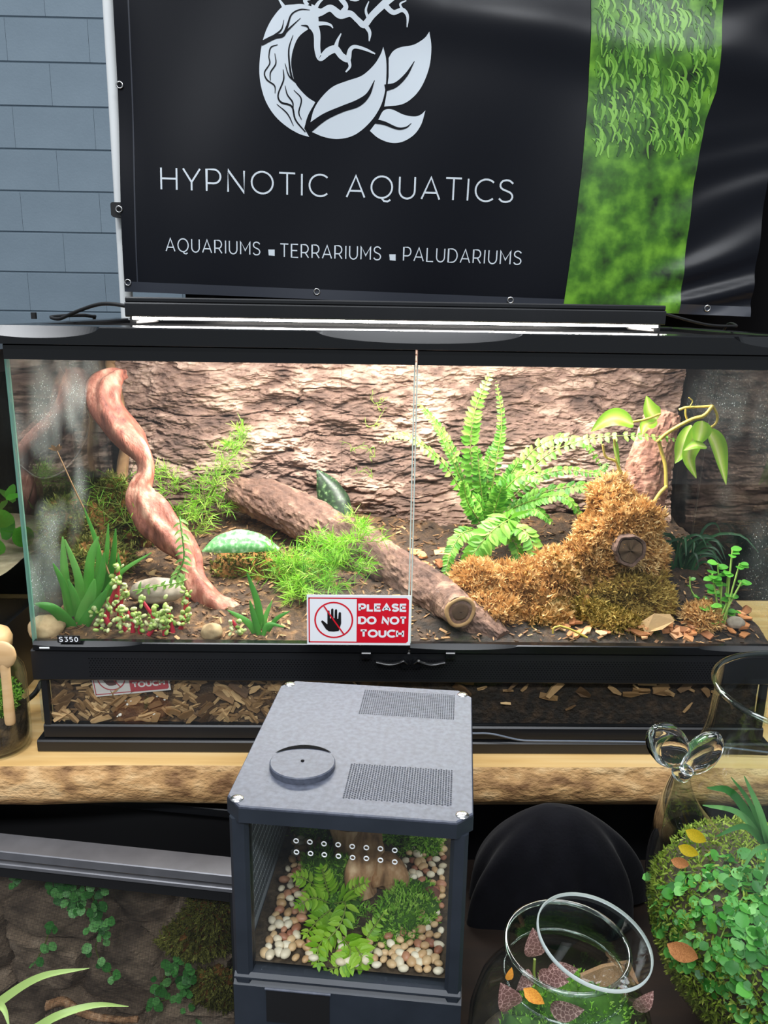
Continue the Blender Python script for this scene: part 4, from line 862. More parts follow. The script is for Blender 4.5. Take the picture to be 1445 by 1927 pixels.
s2 = thing('jelly_sprig', 'little red-stemmed succulent sprig at the foot of the driftwood', 'plant', at(442, 1195, .025))
MB().tube(smooth_path([at(455, 1198, .025), at(448, 1185, .025), at(436, 1168, .025)], 8), .0024, 8).build('stem', m_redstem, s2, True)
for k in range(14): inst('leaf', me_bead, s2, frame(at(random.uniform(430, 462), random.uniform(1165, 1195), .022), unit(rdir()+V(0, -.4, .3)), rdir(), .008))
# trailing string plant over the driftwood
m_trail = M('trailing_green', rgb(100,150,64), rgb(150,188,100), scale=20, rough=.45, transl=.3, rnd=.4)
tr = thing('trailing_plant', 'thin trailing stem with small hooked leaves hanging over the driftwood', 'plant', at(345, 1090, .1))
P = smooth_path([at(338, 972, .13), at(343, 1010, .115), at(346, 1050, .105), at(335, 1080, .10), at(330, 1100, .095)], 24); MB().tube(P, .0012, 6).build('stem', m_trail, tr, True)
me_tl = leaf_mesh('leaf', m_trail, .42, 5, .2, .5)
for i in range(22):
    s = -1 if i % 2 else 1; inst('leaf', me_tl, tr, frame(P[min(i+1, 23)], unit(V(s*.9, -.35, -.15)+rdir()*.2), (0, -.5, .8), .012))
tr2 = thing('trailing_plant', 'thin pale stem with leaf pairs stretched above the grey stone', 'plant', at(290, 1110, .07))
P = smooth_path([at(250, 1112, .065), at(285, 1105, .065), at(330, 1098, .07), at(352, 1090, .08)], 18); MB().tube(P, .0009, 6).build('stem', m_trail, tr2, True)
for i in range(14): inst('leaf', me_tl, tr2, frame(P[i+2], unit(V(.3*(-1)**i, -.3, .5*(-1)**i)+rdir()*.3), (0, -1, .3), .010))

# broad leaves
m_pale = M('broad_pale_leaf', rgb(84,158,88), rgb(122,184,120), rgb(200,228,194), scale=170, detail=4, rough=.22, transl=.25, contrast=(.3, .72))
m_darkleaf = M('broad_dark_leaf', rgb(20,38,18), rgb(40,64,34), rgb(120,144,100), scale=160, detail=3, rough=.35, transl=.1, contrast=(.45, .72))
def broad(label, pts, ws, nrm, mat, fold=.1):
    P = smooth_path(pts, 18); w = np.interp(np.linspace(0, 1, 18), np.linspace(0, 1, len(ws)), ws); t = thing('broad_leaf', label, 'leaf', P[0]); mb = MB(); mb.strip(P, w, nrm, fold, thick=.0008); mb.build('blade', mat, t, True)
    mb = MB(); mb.tube([P[0], P[0]+(P[0]-P[3])*.5+V(0, 0, -.012), P[0]+(P[0]-P[3])*.7+V(0, .01, -.03)], .0014, 6); mb.build('stalk', m_stem, t, True); return t
broad('glossy pale green speckled leaf lying beside the driftwood', [at(525, 1034, .175), at(490, 1022, .17), at(450, 1018, .165), at(410, 1025, .16), at(380, 1038, .16)], [.006, .026, .036, .026, .002], (0, -.8, .55), m_pale, -.02)
broad('dark green speckled leaf standing upright behind the log', [at(640, 975, .27), at(628, 945, .28), at(614, 912, .29), at(597, 884, .30)], [.040, .050, .034, .003], (.15, -1, .25), m_darkleaf, .04)

# variegated vine on the cork branch
m_vine = M('vine_stem', rgb(166,142,50), rgb(204,180,90), scale=20, rough=.5)
m_vleaf = M('variegated_leaf', rgb(226,228,170), rgb(176,206,84), rgb(128,176,50), scale=20, rough=.35, tone=.85, transl=.4, contrast=(.1, .6))
vine = thing('variegated_vine', 'yellow-green climbing vine with drooping variegated leaves on the cork branch', 'vine', at(1245, 1140, .12))
for pts, r in (([(1246,1140,.11),(1243,1090,.11),(1232,1040,.115),(1222,995,.13),(1222,975,.13)], .0030), ([(1219,985,.13),(1226,955,.14),(1240,930,.15),(1254,915,.155)], .0032), ([(1253,918,.155),(1252,880,.16),(1246,855,.165),(1240,832,.165)], .0030),
               ([(1236,832,.165),(1260,812,.16),(1300,790,.155),(1325,782,.15),(1341,764,.15)], .0032), ([(1341,764,.15),(1310,766,.16),(1290,767,.165),(1278,771,.17)], .0022), ([(1341,764,.15),(1349,780,.15),(1348,795,.15),(1336,806,.15)], .0022),
               ([(1290,768,.165),(1290,780,.165),(1293,790,.165)], .0018), ([(1298,765,.16),(1303,755,.16),(1296,748,.16)], .0009), ([(1242,779,.19),(1215,789,.18),(1185,795,.175)], .0022), ([(1172,900,.15),(1160,870,.15),(1140,860,.15),(1134,836,.15)], .0020), ([(1172,900,.15),(1163,880,.15),(1158,850,.15),(1156,826,.15)], .0020), ([(1054,1178,.012),(1042,1182,.010),(1040,1192,.010)], .0016), ([(1054,1178,.012),(1075,1185,.012),(1105,1200,.012)], .0018)):
    MB().tube(smooth_path([at(*p) for p in pts], 18), r*.8, 8).build('stem', m_vine, vine, True)
def vleaf(pts, w, nrm, fold=.18):
    P = smooth_path([at(*p) for p in pts], 16); t = np.linspace(0, 1, 16); pr = np.sin(np.pi*np.clip(t**.7*.97+.02, 0, 1))**.9; mb = MB()
    Tn = np.tile(np.array([.9, .12, .75])[None], (16, 1)); mb.strip(P, np.maximum(w*pr, .0006), nrm, fold, tone=Tn); mb.build('leaf', m_vleaf, vine, True)
vleaf([(1192,800,.165),(1165,788,.155),(1140,792,.15),(1112,812,.15)], .027, (.1, -.8, .6)); vleaf([(1236,790,.20),(1222,772,.20),(1216,745,.20)], .026, (.2, -1, .1)); vleaf([(1236,792,.20),(1215,800,.195),(1208,818,.19)], .018, (-.3, -1, .3))
vleaf([(1330,806,.145),(1345,835,.14),(1355,870,.14),(1366,912,.145)], .026, (.4, -1, .1), .25); vleaf([(1315,795,.14),(1305,830,.135),(1296,862,.135),(1310,900,.14)], .022, (-.3, -1, 0), .2); vleaf([(1300,800,.15),(1288,830,.145),(1280,855,.145),(1270,872,.145)], .020, (-.7, -1, .1), .25)
vleaf([(1322,792,.13),(1318,815,.125),(1310,840,.125)], .026, (0, -1, .2), .1); vleaf([(1155,828,.15),(1157,850,.148),(1166,880,.148)], .010, (.6, -1, .1), .3); vleaf([(1330,842,.12),(1308,838,.118),(1286,848,.118)], .014, (0, -.6, .8), .1)

# leafy sprig by the far side glass
m_sprig = M('sprig_leaf', rgb(70,150,46), rgb(112,188,70), scale=20, rough=.4, rnd=.6, transl=.35, contrast=(.15, .85))
m_sstem = M('sprig_stem', rgb(140,180,80), rgb(164,196,100), scale=20, rough=.5)
sp_ = thing('leafy_sprig', 'small sprig with round bright green leaves beside the far side glass', 'plant', at(1360, 1195, .05))
me_sl = leaf_mesh('leaf', m_sprig, .85, 6, .06, .15, round_=True)
tops = [(1378,1035),(1350,1060),(1392,1060),(1340,1080),(1358,1095),(1395,1095),(1345,1110),(1375,1120),(1338,1140),(1385,1150),(1352,1165),(1370,1075),(1365,1140)]
for i, (a, b) in enumerate(tops):
    Yd = .05+.012*math.sin(i*2.3); bx_ = 1352+random.uniform(-8, 14); p = smooth_path([at(bx_, 1190, .05), at(bx_*.5+a*.5, 1190*.45+b*.55, Yd), at(a, b, Yd)], 10); MB().tube(p, .0011, 6).build('stem', m_sstem, sp_, True)
    for k in range(4):
        ang_ = random.uniform(0, 6.28); d = unit(V(math.cos(ang_), math.sin(ang_)*.8-.2, random.uniform(-.05, .35))); inst('leaf', me_sl, sp_, frame(p[-1]-V(0, 0, .002*k), d, (0, -.35, 1), random.uniform(.009, .015)))
cr = thing('creeping_sprig', 'tiny trailing sprig of round leaves on the bedding edge', 'plant', at(1310, 1130, .09))
P = smooth_path([at(1298, 1085, .10), at(1300, 1110, .095), at(1318, 1130, .085), at(1342, 1135, .08)], 14); MB().tube(P, .0009, 6).build('stem', m_sstem, cr, True)
for i in range(12): inst('leaf', me_sl, cr, frame(P[i+1], unit(rdir()+V(0, -.3, .3)), (0, -.5, 1), random.uniform(.007, .011)))
# grass behind; the shade it stands in is put into its green
m_dgrass = M('shaded_grass', rgb(20,54,32), rgb(52,96,60), scale=20, rough=.4, rnd=.5, transl=.2)
dg = thing('shaded_grass', 'tuft of shade-darkened arching grass behind the leafy sprig', 'grass', at(1275, 1100, .2))
for i in range(26):
    b = at(random.uniform(1265, 1300), random.uniform(1060, 1100), .2); a = random.uniform(-1.2, 1.2); l = random.uniform(.05, .10); d = V(math.sin(a), random.uniform(-.6, .2), 0)
    strap([b, b+V(0, 0, l*.6)+d*l*.3, b+V(0, 0, l*.7)+d*l*.75, b+V(0, 0, l*.45)+d*l*1.05], .0042, m_dgrass, dg, 'blade', thick=0, fold=.1, n=10)
# ------------------------------------------------------------------ small cube enclosure on the riser
BA, BO = -.1159, V(.3932, -.3551, 0); BE = V(math.cos(BA), math.sin(BA), 0); BN = V(-BE[1], BE[0], 0)
def bw(x, y, z): return BO+BE*x+BN*y+V(0, 0, z)
def boxat(px, py, dy):
    d = ray(px, py); return CAM+d*(((BO+BN*dy-CAM)@BN)/(d@BN))
m_pla = M('grey_printed_plastic', rgb(64,68,80), rgb(82,87,101), scale=220, detail=2, rough=.5, bump=.12, bscale=500, dist=.001)
m_slate = M('slate_plastic', rgb(32,38,46), rgb(40,46,55), scale=30, rough=.45, bump=.05, bscale=500, dist=.001)
m_hole = M('hole_dark', rgb(40,44,52), rough=.8)
cube = thing('cube_enclosure', 'small dark grey plastic cube enclosure with clear front and vented lid', 'enclosure', (BO[0], BO[1], RZ), rotz=BA, local=True)
ch = .013; LT = .1607
oc = [(-.1+ch, 0), (.1-ch, 0), (.1, ch), (.1, .223-ch), (.1-ch, .223), (-.1+ch, .223), (-.1, .223-ch), (-.1, ch)]
mb = MB(); n = 8; v = [(x, y, LT-.0145) for x, y in oc]+[(x, y, LT-.001) for x, y in oc]+[(x*.992, .1115+(y-.1115)*.992, LT) for x, y in oc]
mb.add(v, [[[i, (i+1) % 8, 8+(i+1) % 8, 8+i] for i in range(8)]+[[8+i, 8+(i+1) % 8, 16+(i+1) % 8, 16+i] for i in range(8)], [[16+i for i in range(8)], [7-i for i in range(8)]]]); lid = mb.build('lid', m_pla, cube)
mb = MB(); v = [(x*1.004, .1115+(y-.1115)*1.004-.0002, z) for z in (LT-.0150, LT-.0022) for x, y in oc]; mb.add(v, [[[i, (i+1) % 8, 8+(i+1) % 8, 8+i] for i in range(8)]]); mb.build('lid_edge', m_slate, cube)
def vent(x0, x1, y0, y1, nx, ny, r, slots):
    mb = MB(); z = LT+.0003
    for i in range(nx):
        for j in range(ny):
            cx = x0+(x1-x0)*(i+.5)/nx; cy = y0+(y1-y0)*(j+.5)/ny+(0 if slots else (i % 2)*.4*(y1-y0)/ny); a = r; b = r*(1.5 if slots else 1.1)
            mb.add([(cx-a, cy-b*.5, z), (cx, cy-b, z), (cx+a, cy-b*.5, z), (cx+a, cy+b*.5, z), (cx, cy+b, z), (cx-a, cy+b*.5, z)], [[0, 1, 2, 3, 4, 5]])
    tag(mb.build('vent_holes', m_hole, lid), kind='stuff')
vent(-.0115, .083, .160, .212, 44, 17, .00066, True); vent(-.0065, .083, .0195, .0717, 40, 19, .00075, False)
dc = V(-.0475, .062, LT); mb = MB(); dr = .0285
mb.lathe([(0.0004, .0062), (dr*.97, .0062), (dr, .0052), (dr, -.0005)], n=48, fn=lambda P: np.stack([P[..., 0], P[..., 1], P[..., 2]*np.where(P[..., 1] > 0, 1-.0*P[..., 1], 1)-np.where(P[..., 2] > .001, .055*(P[..., 1]+dr)*1.0, 0)+.0004], -1), c=dc); dial = mb.build('dial_cap', m_pla, cube)
mb = MB(); aa = np.radians(np.linspace(38, 158, 26)); t = np.sin(np.linspace(0.1, np.pi-.1, 26))
o_ = np.column_stack([dc[0]+np.cos(aa)*dr*1.0, dc[1]+np.sin(aa)*dr*1.0]); i_ = np.column_stack([dc[0]+np.cos(aa)*dr*(1-.22*t), dc[1]+np.sin(aa)*dr*(1-.22*t)])
zt = lambda q: dc[2]+.0066-.055*(q[:, 1]-dc[1]+dr)+.0006
mb.grid(np.stack([np.column_stack([o_, zt(o_)]), np.column_stack([i_, zt(i_)])], 1)); mb.build('dial_recess_dark', m_curtain, dial)  # flat black crescent paints the dark of the dial's recess
MB().tube([dc+V(0, 0, .0052), dc+V(0, 0, .0058)], .0016, 10).build('dial_hole', m_curtain, dial)
sc_ = MB(); sc_.lathe([(.0001, .0016), (.0030, .0014), (.0052, .0006), (.0055, 0)], n=20); me_sc = sc_.mesh('screw', m_steel, True, np.zeros(3))
for x, y in ((-.091, .0095), (.0912, .0095), (.0905, .214), (-.0912, .214)): inst('screw', me_sc, lid, Matrix.Translation((x, y, LT)))
for x0, x1 in ((-.0970, -.0812), (.0830, .0970)):
    MB().bbox((x0, .003, RZ+.10), (x1, .019, LT-.0145), .003, 2).build('post', m_slate, cube); MB().bbox((x0, .204, RZ+.10), (x1, .220, LT-.0145), .003, 2).build('post', m_slate, cube)
MB().bbox((-.083, .004, .1425), (.084, .012, LT-.0145), .001, 0).build('front_lintel', m_slate, cube)
FG = -.0045
base = MB(); base.bbox((-.0975, .002, RZ), (.0975, .221, FG-.008), .004, 0); base = base.build('base', m_slate, cube)
MB().bbox((-.0965, .0015, FG-.008), (.0965, .016, FG), .003, 0).build('sill', m_slate, cube)
MB().bbox((-.070, .0008, -.0190), (-.013, .004, -.0165), .0008, 0).build('slot_lip', m_pla, base)
MB().box((-.069, .0014, -.052), (-.014, .003, -.0190)).build('slot', m_matte, base)
MB().box((-.0812, .0085, FG), (.0830, .0110, .1425)).build('front_pane', m_pane, cube)
MB().box((.0905, .019, FG), (.0930, .204, .146)).build('side_pane', m_pane, cube)
m_perf = M('perforated_panel', rgb(168,174,184), rgb(184,190,198), scale=30, rough=.4)  # grey lightened: a reflection on the panel is put into its colour
mb = MB(); mb.box((-.0925, .019, FG-.005), (-.0900, .204, .120)); pf = mb.build('side_panel', m_perf, cube)
mb = MB()
for j in range(54):
    for k in range(10):
        y = .030+j*.0031; z0 = .012+k*.0098; mb.box((-.0899, y, z0), (-.0897, y+.0014, z0+.0075))
tag(mb.build('panel_slots', m_hole, pf), kind='stuff')
MB().box((-.0925, .019, .120), (-.0900, .204, .146)).build('side_pane', m_pane, cube)
MB().box((-.09, .204, FG-.005), (.09, .207, .146)).build('back_panel', m_matte, cube)
# vent rings in the front pane
gb = MB(); gb.tube([(.0019*math.cos(a), 0, .0019*math.sin(a)) for a in np.linspace(0, 2*np.pi, 15)], .00055, 6, caps=False); me_r = gb.mesh('vent_ring', m_white, True, np.zeros(3))
for dx, dy in ((413,248),(491,255),(571,265),(651,270),(731,280),(811,287),(891,293),(972,302),(415,312),(495,320),(573,327),(653,335),(733,343),(811,348),(891,358),(972,368)):
    p = boxat(420+dx*.332, 1500+dy*.332, .0082); q = p-BO; inst('vent_ring', me_r, cube, Matrix.Translation((q@BE, .0082, p[2])))
# --- what grows in it
m_gm = M('green_moss', rgb(78,130,32), rgb(142,198,66), rgb(194,226,112), scale=40, rough=.85, tone=.8, transl=.3, contrast=(.1, .9))
m_gmb = M('green_moss_bed', rgb(36,64,16), rgb(70,110,32), scale=60, rough=.95)
def BB(px, py, dy, rx, ry, rz): return (tuple(boxat(px, py, dy)), (rx, ry, rz))
moss('rounded green moss cushion between pebbles in the cube enclosure', [BB(755,1740,.075,.028,.030,.024), BB(770,1720,.09,.028,.03,.026), BB(740,1765,.06,.022,.024,.014)], 2600, m_gm, base=m_gmb, seed=41, ln=.006, up=.6, w=.0007)
moss('green moss wall in the upper back corner of the cube enclosure', [BB(785,1620,.172,.026,.018,.030), BB(800,1592,.172,.016,.018,.03), BB(760,1580,.185,.03,.012,.03)], 2600, m_gm, base=m_gmb, seed=43, ln=.007, up=.3, w=.0008)
moss('dark green moss patch behind the stump in the cube enclosure', [BB(600,1585,.18,.030,.018,.035), BB(640,1600,.19,.03,.012,.03)], 1500, m_gm, base=m_gmb, seed=47, ln=.007, up=.3, w=.0008)
moss('tall yellow-green moss heap on the pebble bed of the cube enclosure', [BB(615,1700,.105,.026,.030,.034), BB(605,1650,.125,.022,.024,.026), BB(650,1730,.08,.026,.026,.020), BB(570,1740,.10,.016,.03,.020), BB(660,1660,.12,.02,.02,.03)], 2600, m_gm, base=m_gmb, seed=53, ln=.007, up=.6, w=.0008)
m_stump = M('driftwood_stump', rgb(92,62,38), rgb(170,128,90), rgb(220,184,146), scale=50, detail=7, rough=.8, tone=.3, bump=.5, bscale=70, dist=.004, stretch=(2.4, 2.4, .5))
stp = thing('driftwood_stump', 'knotty brown driftwood stump standing in the cube enclosure', 'driftwood', boxat(690, 1690, .13))
def rt(pts, rs, name, k): 
    P = smooth_path([list(boxat(*p))+[r] for p, r in zip(pts, rs)], 40); mb = MB(); mb.tube(P[:, :3], P[:, 3], 20, disp=lambda L, a: .0030*np.cos(2*a+L*60+k)+.0016*np.cos(5*a-L*70), tone=np.clip(fbm(np.linspace(0, 6, 40)[:, None], np.linspace(0, 5, 20)[None], s=k), 0, 1)); mb.build(name, m_stump, stp, True)
rt([(668,1540,.15),(672,1600,.145),(690,1640,.135),(695,1690,.125)], [.026, .024, .025, .030], 'trunk', 1); rt([(690,1560,.13),(690,1610,.12),(680,1650,.11),(690,1690,.10)], [.013, .015, .016, .012], 'root', 5); rt([(700,1630,.125),(722,1640,.115),(732,1660,.11),(730,1672,.108)], [.010, .016, .016, .008], 'root', 9); rt([(660,1600,.14),(645,1640,.125),(640,1680,.12)], [.012, .012, .009], 'root', 13)
m_bf = M('cube_fern_leaf', rgb(92,150,24), rgb(146,196,48), rgb(192,224,92), scale=24, rough=.45, rnd=.6, transl=.35, contrast=(.1, .9))
me_bf = leaf_mesh('leaflet', m_bf, .5, 4, .1, .22)
bf = thing('lime_fern', 'lime green fern with broad leaflets in the cube enclosure', 'fern', boxat(620, 1760, .07))
for pts, s, n in (([(620,1690,.09),(612,1660,.075),(605,1632,.07)], .012, 9), ([(620,1700,.085),(590,1690,.065),(560,1705,.05)], .012, 9), ([(630,1700,.085),(650,1700,.06),(640,1740,.04),(610,1775,.03)], .014, 10), ([(625,1710,.08),(600,1730,.055),(575,1760,.04)], .012, 9), ([(640,1690,.09),(668,1670,.075),(690,1660,.07)], .010, 8),
                  ([(640,1760,.055),(660,1790,.035),(642,1815,.026),(612,1828,.022)], .015, 10), ([(660,1770,.05),(680,1800,.03),(678,1820,.022)], .014, 8), ([(630,1745,.06),(600,1780,.04),(600,1815,.025)], .013, 8), ([(690,1765,.05),(700,1750,.045),(725,1715,.05)], .009, 7), ([(610,1680,.09),(575,1655,.08),(555,1650,.075)], .010, 8)):
    Q = []
    for a_, b_, dy_ in pts:
        while boxat(a_, b_, dy_)[2] < FG+.0035+.055*dy_+.007 and dy_ > .0145: dy_ -= .002
        Q.append(boxat(a_, b_, dy_))
    P = smooth_path(Q, 30); mb = MB(); mb.tube(P[::3], .0007, 5); stf = mb.build('frond', m_stem, bf, True); T = np.gradient(P, axis=0)
    for i in range(n):
        f = .12+.85*i/(n-1); j = int(f*29); t = unit(T[j]); N = unit(V(0, -.6, .8)); N = unit(N-t*(N@t)); Bv = np.cross(t, N); sz = 1.12*s*(1-.6*f*f)
        for q in (-1, 1): inst('leaflet', me_bf, stf, frame(P[j], unit(Bv*q+t*.45+rdir()*.15), unit(N+rdir()*.2), sz))
    inst('leaflet', me_bf, stf, frame(P[-3], unit(T[-1]), V(0, -.5, .8), s*.6))
PEB = {'cream': M('cream_pebble', rgb(216,198,168), rgb(236,224,200), scale=300, rough=.45, rnd=.5), 'tan': M('tan_pebble', rgb(190,150,108), rgb(216,182,138), scale=300, rough=.45, rnd=.5), 'reddish': M('reddish_pebble', rgb(150,94,72), rgb(188,134,104), scale=300, rough=.45, rnd=.5)}
pm = {c: [] for c in PEB}
for c in PEB:
    for k in range(4):
        mb = MB(); mb.blob((0, 0, 0), (1, .8, .62), 12, 8, .14, 1.3, k+60); pm[c].append(mb.mesh('pebble', PEB[c], True, np.zeros(3)))
np_ = 0; tries = 0; got = []
while np_ < 298 and tries < 14000:
    tries += 1; x = random.uniform(-.076, .078); y = random.uniform(.0145, .190); fr = (x > .030+.10*max(0, y-.06)) or (y < .040 and x > -.01) or (x < -.048 and y < .17) or (x < -.030 and y < .035)
    if not fr or min([math.hypot(x-a, y-b) for a, b in got[-400:]] or [1]) < .0060: 
        if not (fr and random.random() < .0): continue
    got.append((x, y)); np_ += 1; r = random.uniform(.0036, .0056); z = FG+.006+.055*y+random.uniform(0, .0035)
    pc = random.choice(('cream', 'cream', 'tan', 'tan', 'tan', 'reddish')); pz = 'along the perforated side panel' if x < -.045 and y > .035 else 'at the front sill' if y < .04 else 'in the far corner behind the moss cushion' if y > .11 else 'between moss cushion and clear side'
    o = inst('pebble', random.choice(pm[pc]), None, Matrix.Translation(bw(x, y, z)) @ Matrix.Rotation(random.uniform(0, 6.28), 4, 'Z') @ Matrix.Rotation(random.uniform(-.5, .5), 4, 'X') @ Matrix.Scale(r, 4)); tag(o, f'small {pc} pebble in the cube enclosure {pz}', 'pebble', f'{pc} pebbles in the cube enclosure {pz}')
m_grit = M('dark_grit', rgb(50,40,30), rgb(92,76,58), scale=120, rough=.9, bump=.6, bscale=200, dist=.004)
X, Y = np.meshgrid(np.linspace(-.0888, .0888, 30), np.linspace(.0125, .2035, 30), indexing='ij'); Z = FG+.0035+.055*Y
mb = MB(); mb.grid(np.array([[bw(a, b, c) for a, b, c in zip(r1, r2, r3)] for r1, r2, r3 in zip(X, Y, Z)])); tag(mb.build('grit_bed', m_grit, smooth=True), 'dark grit bed under the pebbles of the cube enclosure', 'grit', kind='stuff')
stone('reddish brown stone among the pebbles of the cube enclosure', 812, 1690, -.22, (.009, .008, .008), M('red_stone', rgb(96,56,46), rgb(126,80,66), scale=20, rough=.7), 77)
sl = bpy.data.objects['stone.005'] if 'stone.005' in bpy.data.objects else None
if sl: sl.location = [float(c) for c in boxat(812, 1700, .10)]; 

# ------------------------------------------------------------------ black cloth over a rounded thing
dcx = at(1048, 1600, -.13); zt_, zb_ = .011, RZ
prof = [(0, 0), (.022, .004), (.042, .016), (.060, .032), (.075, .050), (.087, .072), (.094, .095), (.097, .126)]
tt = np.linspace(0, 1, 40); pr = np.array(smooth_path(prof, 40)); a = np.linspace(0, 2*np.pi, 120, endpoint=False)
R_ = pr[:, :1]*(1+np.clip(pr[:, :1]/.097, 0, 1)**2*(.10*np.sin(7*a+1.0)+.05*np.sin(12*a+2.2)+.05*np.sin(4*a))[None]); sx_, sy_ = 1.0, .66
P = np.stack([dcx[0]+np.cos(a)*R_*sx_, -.128+np.sin(a)*R_*sy_, np.repeat(zt_-pr[:, 1:], 120, 1)-.006*np.sin(2*a-.8)*pr[:, :1]/.097], -1); P[..., 2] = np.maximum(P[..., 2], RZ)
mb = MB(); mb.grid(P, closed=True); tag(mb.build('black_cloth', m_velvet, smooth=True), 'black velvet cloth draped over a rounded thing below the shelf', 'cloth')

# ------------------------------------------------------------------ round jar with loose glass lid
JC = V(.573, -.37, RZ); jh = .05-RZ
jar = thing('glass_jar', 'round clear glass jar terrarium with an open neck', 'jar', JC)
po = [(.0005, .001), (.055, .001), (.070, .006), (.0755, .025), (.0765, .060), (.0755, .090), (.070, .110), (.060, .124), (.0515, .132), (.0485, .140), (.0480, jh-.004), (.0502, jh-.001), (.0500, jh+.0015), (.0478, jh+.002)]
pi_ = [(.0468, jh), (.0460, jh-.006), (.0465, .140), (.0495, .1305), (.058, .1215), (.0675, .108), (.073, .089), (.074, .060), (.073, .026), (.068, .009), (.054, .004), (.0005, .004)]
mb = MB(); mb.lathe(po, JC, 64); mb.lathe(pi_, JC, 64); mb.build('jar_wall', m_jar, jar, True)
m_rim = glass('rim_glass', (.80, .87, .84, 1), ior=1.9)
mb = MB(); mb.tube([JC+V(.0490*math.cos(t), .0490*math.sin(t), jh) for t in np.linspace(0, 2*np.pi, 65)], .0022, 8, caps=False); mb.build('rim', m_rim, jar, True)
mb = MB(); mb.tube([JC+V(.0490*math.cos(t), .0490*math.sin(t), .1365) for t in np.linspace(0, 2*np.pi, 65)], .0012, 6, caps=False); mb.build('neck_bead', m_rim, jar, True)
lc = atz(1118, 1768, .063); ln_ = unit(V(.16, -.10, 1)); lu = unit(np.cross((0, 1., 0), ln_)); lv = np.cross(ln_, lu)
jl = thing('loose_jar_cover', 'loose round glass lid lying tilted on the jar neck', 'lid', lc-V(0, 0, .008)); LR = .0465
ringp = lambda r, h: np.array([lc+lu*r*math.cos(t)+lv*r*math.sin(t)+ln_*h for t in np.linspace(0, 2*np.pi, 64, endpoint=False)])
mb = MB(); mb.grid(np.array([ringp(.0003, .0018), ringp(LR-.001, .0018)]), closed=True); mb.grid(np.array([ringp(LR-.001, -.0018), ringp(.0003, -.0018)]), closed=True); mb.build('disc', m_pane, jl, True)
m_lrim = M('bright_glass_edge', rgb(205,215,215), rough=.1, transl=.5)
mb = MB(); mb.grid(np.array([ringp(LR-.0012, .0019), ringp(LR, .0010), ringp(LR, -.0010), ringp(LR-.0012, -.0019)]), closed=True); mb.build('edge', m_lrim, jl, True)
moss('green moss hill inside the round glass jar', [((JC[0]+.012, JC[1]+.005, RZ+.055), (.055, .052, .034)), ((JC[0]-.034, JC[1]-.03, RZ+.066), (.032, .03, .042)), ((JC[0]+.018, JC[1]+.02, RZ+.078), (.042, .036, .024)), ((JC[0]+.01, JC[1]-.045, RZ+.06), (.04, .022, .03))], 3200, m_gm, base=m_gmb, seed=61, ln=.0045, up=.7, w=.0006)
mb = MB(); mb.lathe([(.0005, .006), (.05, .006), (.0665, .012), (.0715, .028), (.0720, .036), (.0005, .042)], JC, 40); tag(mb.build('jar_soil', m_grit, smooth=True), 'dark soil layer in the round glass jar', 'soil', kind='stuff')
m_fit = M('pink_veined_leaf', rgb(92,66,60), rgb(156,116,108), rgb(204,168,158), scale=110, detail=3, rough=.5, transl=.2, contrast=(.35, .65))
nt = m_fit.node_tree; vo = nt.nodes.new('ShaderNodeTexVoronoi'); vo.feature = 'DISTANCE_TO_EDGE'; vo.inputs['Scale'].default_value = 8.0; vr = nt.nodes.new('ShaderNodeValToRGB'); vr.color_ramp.elements[0].position, vr.color_ramp.elements[1].position = .015, .07
vr.color_ramp.elements[0].color = rgb(206,166,158); vr.color_ramp.elements[1].color = rgb(112,78,74); tcx = nt.nodes.new('ShaderNodeTexCoord'); nt.links.new(tcx.outputs['Object'], vo.inputs['Vector']); nt.links.new(vo.outputs['Distance'], vr.inputs[0]); nt.links.new(vr.outputs[0], nt.nodes['Principled BSDF'].inputs['Base Color'])
me_ft = leaf_mesh('leaf', m_fit, .58, 9, .12, .25)
fi = thing('pink_veined_plant', 'small plant with pinkish brown veined leaves inside the round jar', 'plant', JC+V(-.025, 0, .07))
for p, Yo, d, l in (((1005,1800), .0, (-.1, -.35, 1), .030), ((1012,1835), .0, (.6, -.6, .3), .026), ((1030,1825), .0, (1, -.3, .2), .024), ((1000,1830), .0, (-.5, -.8, .1), .022), ((965,1895), -.035, (-.3, -.5, .9), .034), ((1035,1900), -.02, (.6, -.5, .4), .028), ((1195,1900), .0, (.4, -.3, .8), .024)):
    q = at(*p, JC[1]+Yo); inst('leaf', me_ft, fi, frame(q, d, (0, -1, .5), l))
mb = MB(); mb.tube(smooth_path([at(1012, 1870, JC[1]), at(1005, 1835, JC[1]), at(1006, 1805, JC[1])], 8), .0012, 6); mb.build('stem', m_stem, fi, True)
tag(inst('bark_piece', chip_mesh(91, M('tan_bark', rgb(120,88,60), rgb(164,126,92), scale=60, rough=.85)), None, frame(at(1140, 1838, JC[1]+.040), (.95, .1, .25), (0, -1, .3), .05)), 'tan bark piece against the far wall of the round jar', 'bark')
me_or = leaf_mesh('leaf', M('orange_dry_leaf', rgb(196,110,40), rgb(226,168,60), scale=20, rough=.5), .5, 5, .1, .2)
tag(inst('fallen_leaf', me_or, None, frame(at(955, 1845, JC[1]-.045), (.2, -.2, 1), (0, -1, .2), .012)), 'tiny orange dry leaf on the moss in the round jar', 'leaf')
tag(inst('fallen_leaf', me_or, None, frame(at(985, 1860, JC[1]-.04), (.8, -.3, -.5), (0, -1, .5), .020)), 'pale orange fallen leaf under the pink-veined plant', 'leaf')

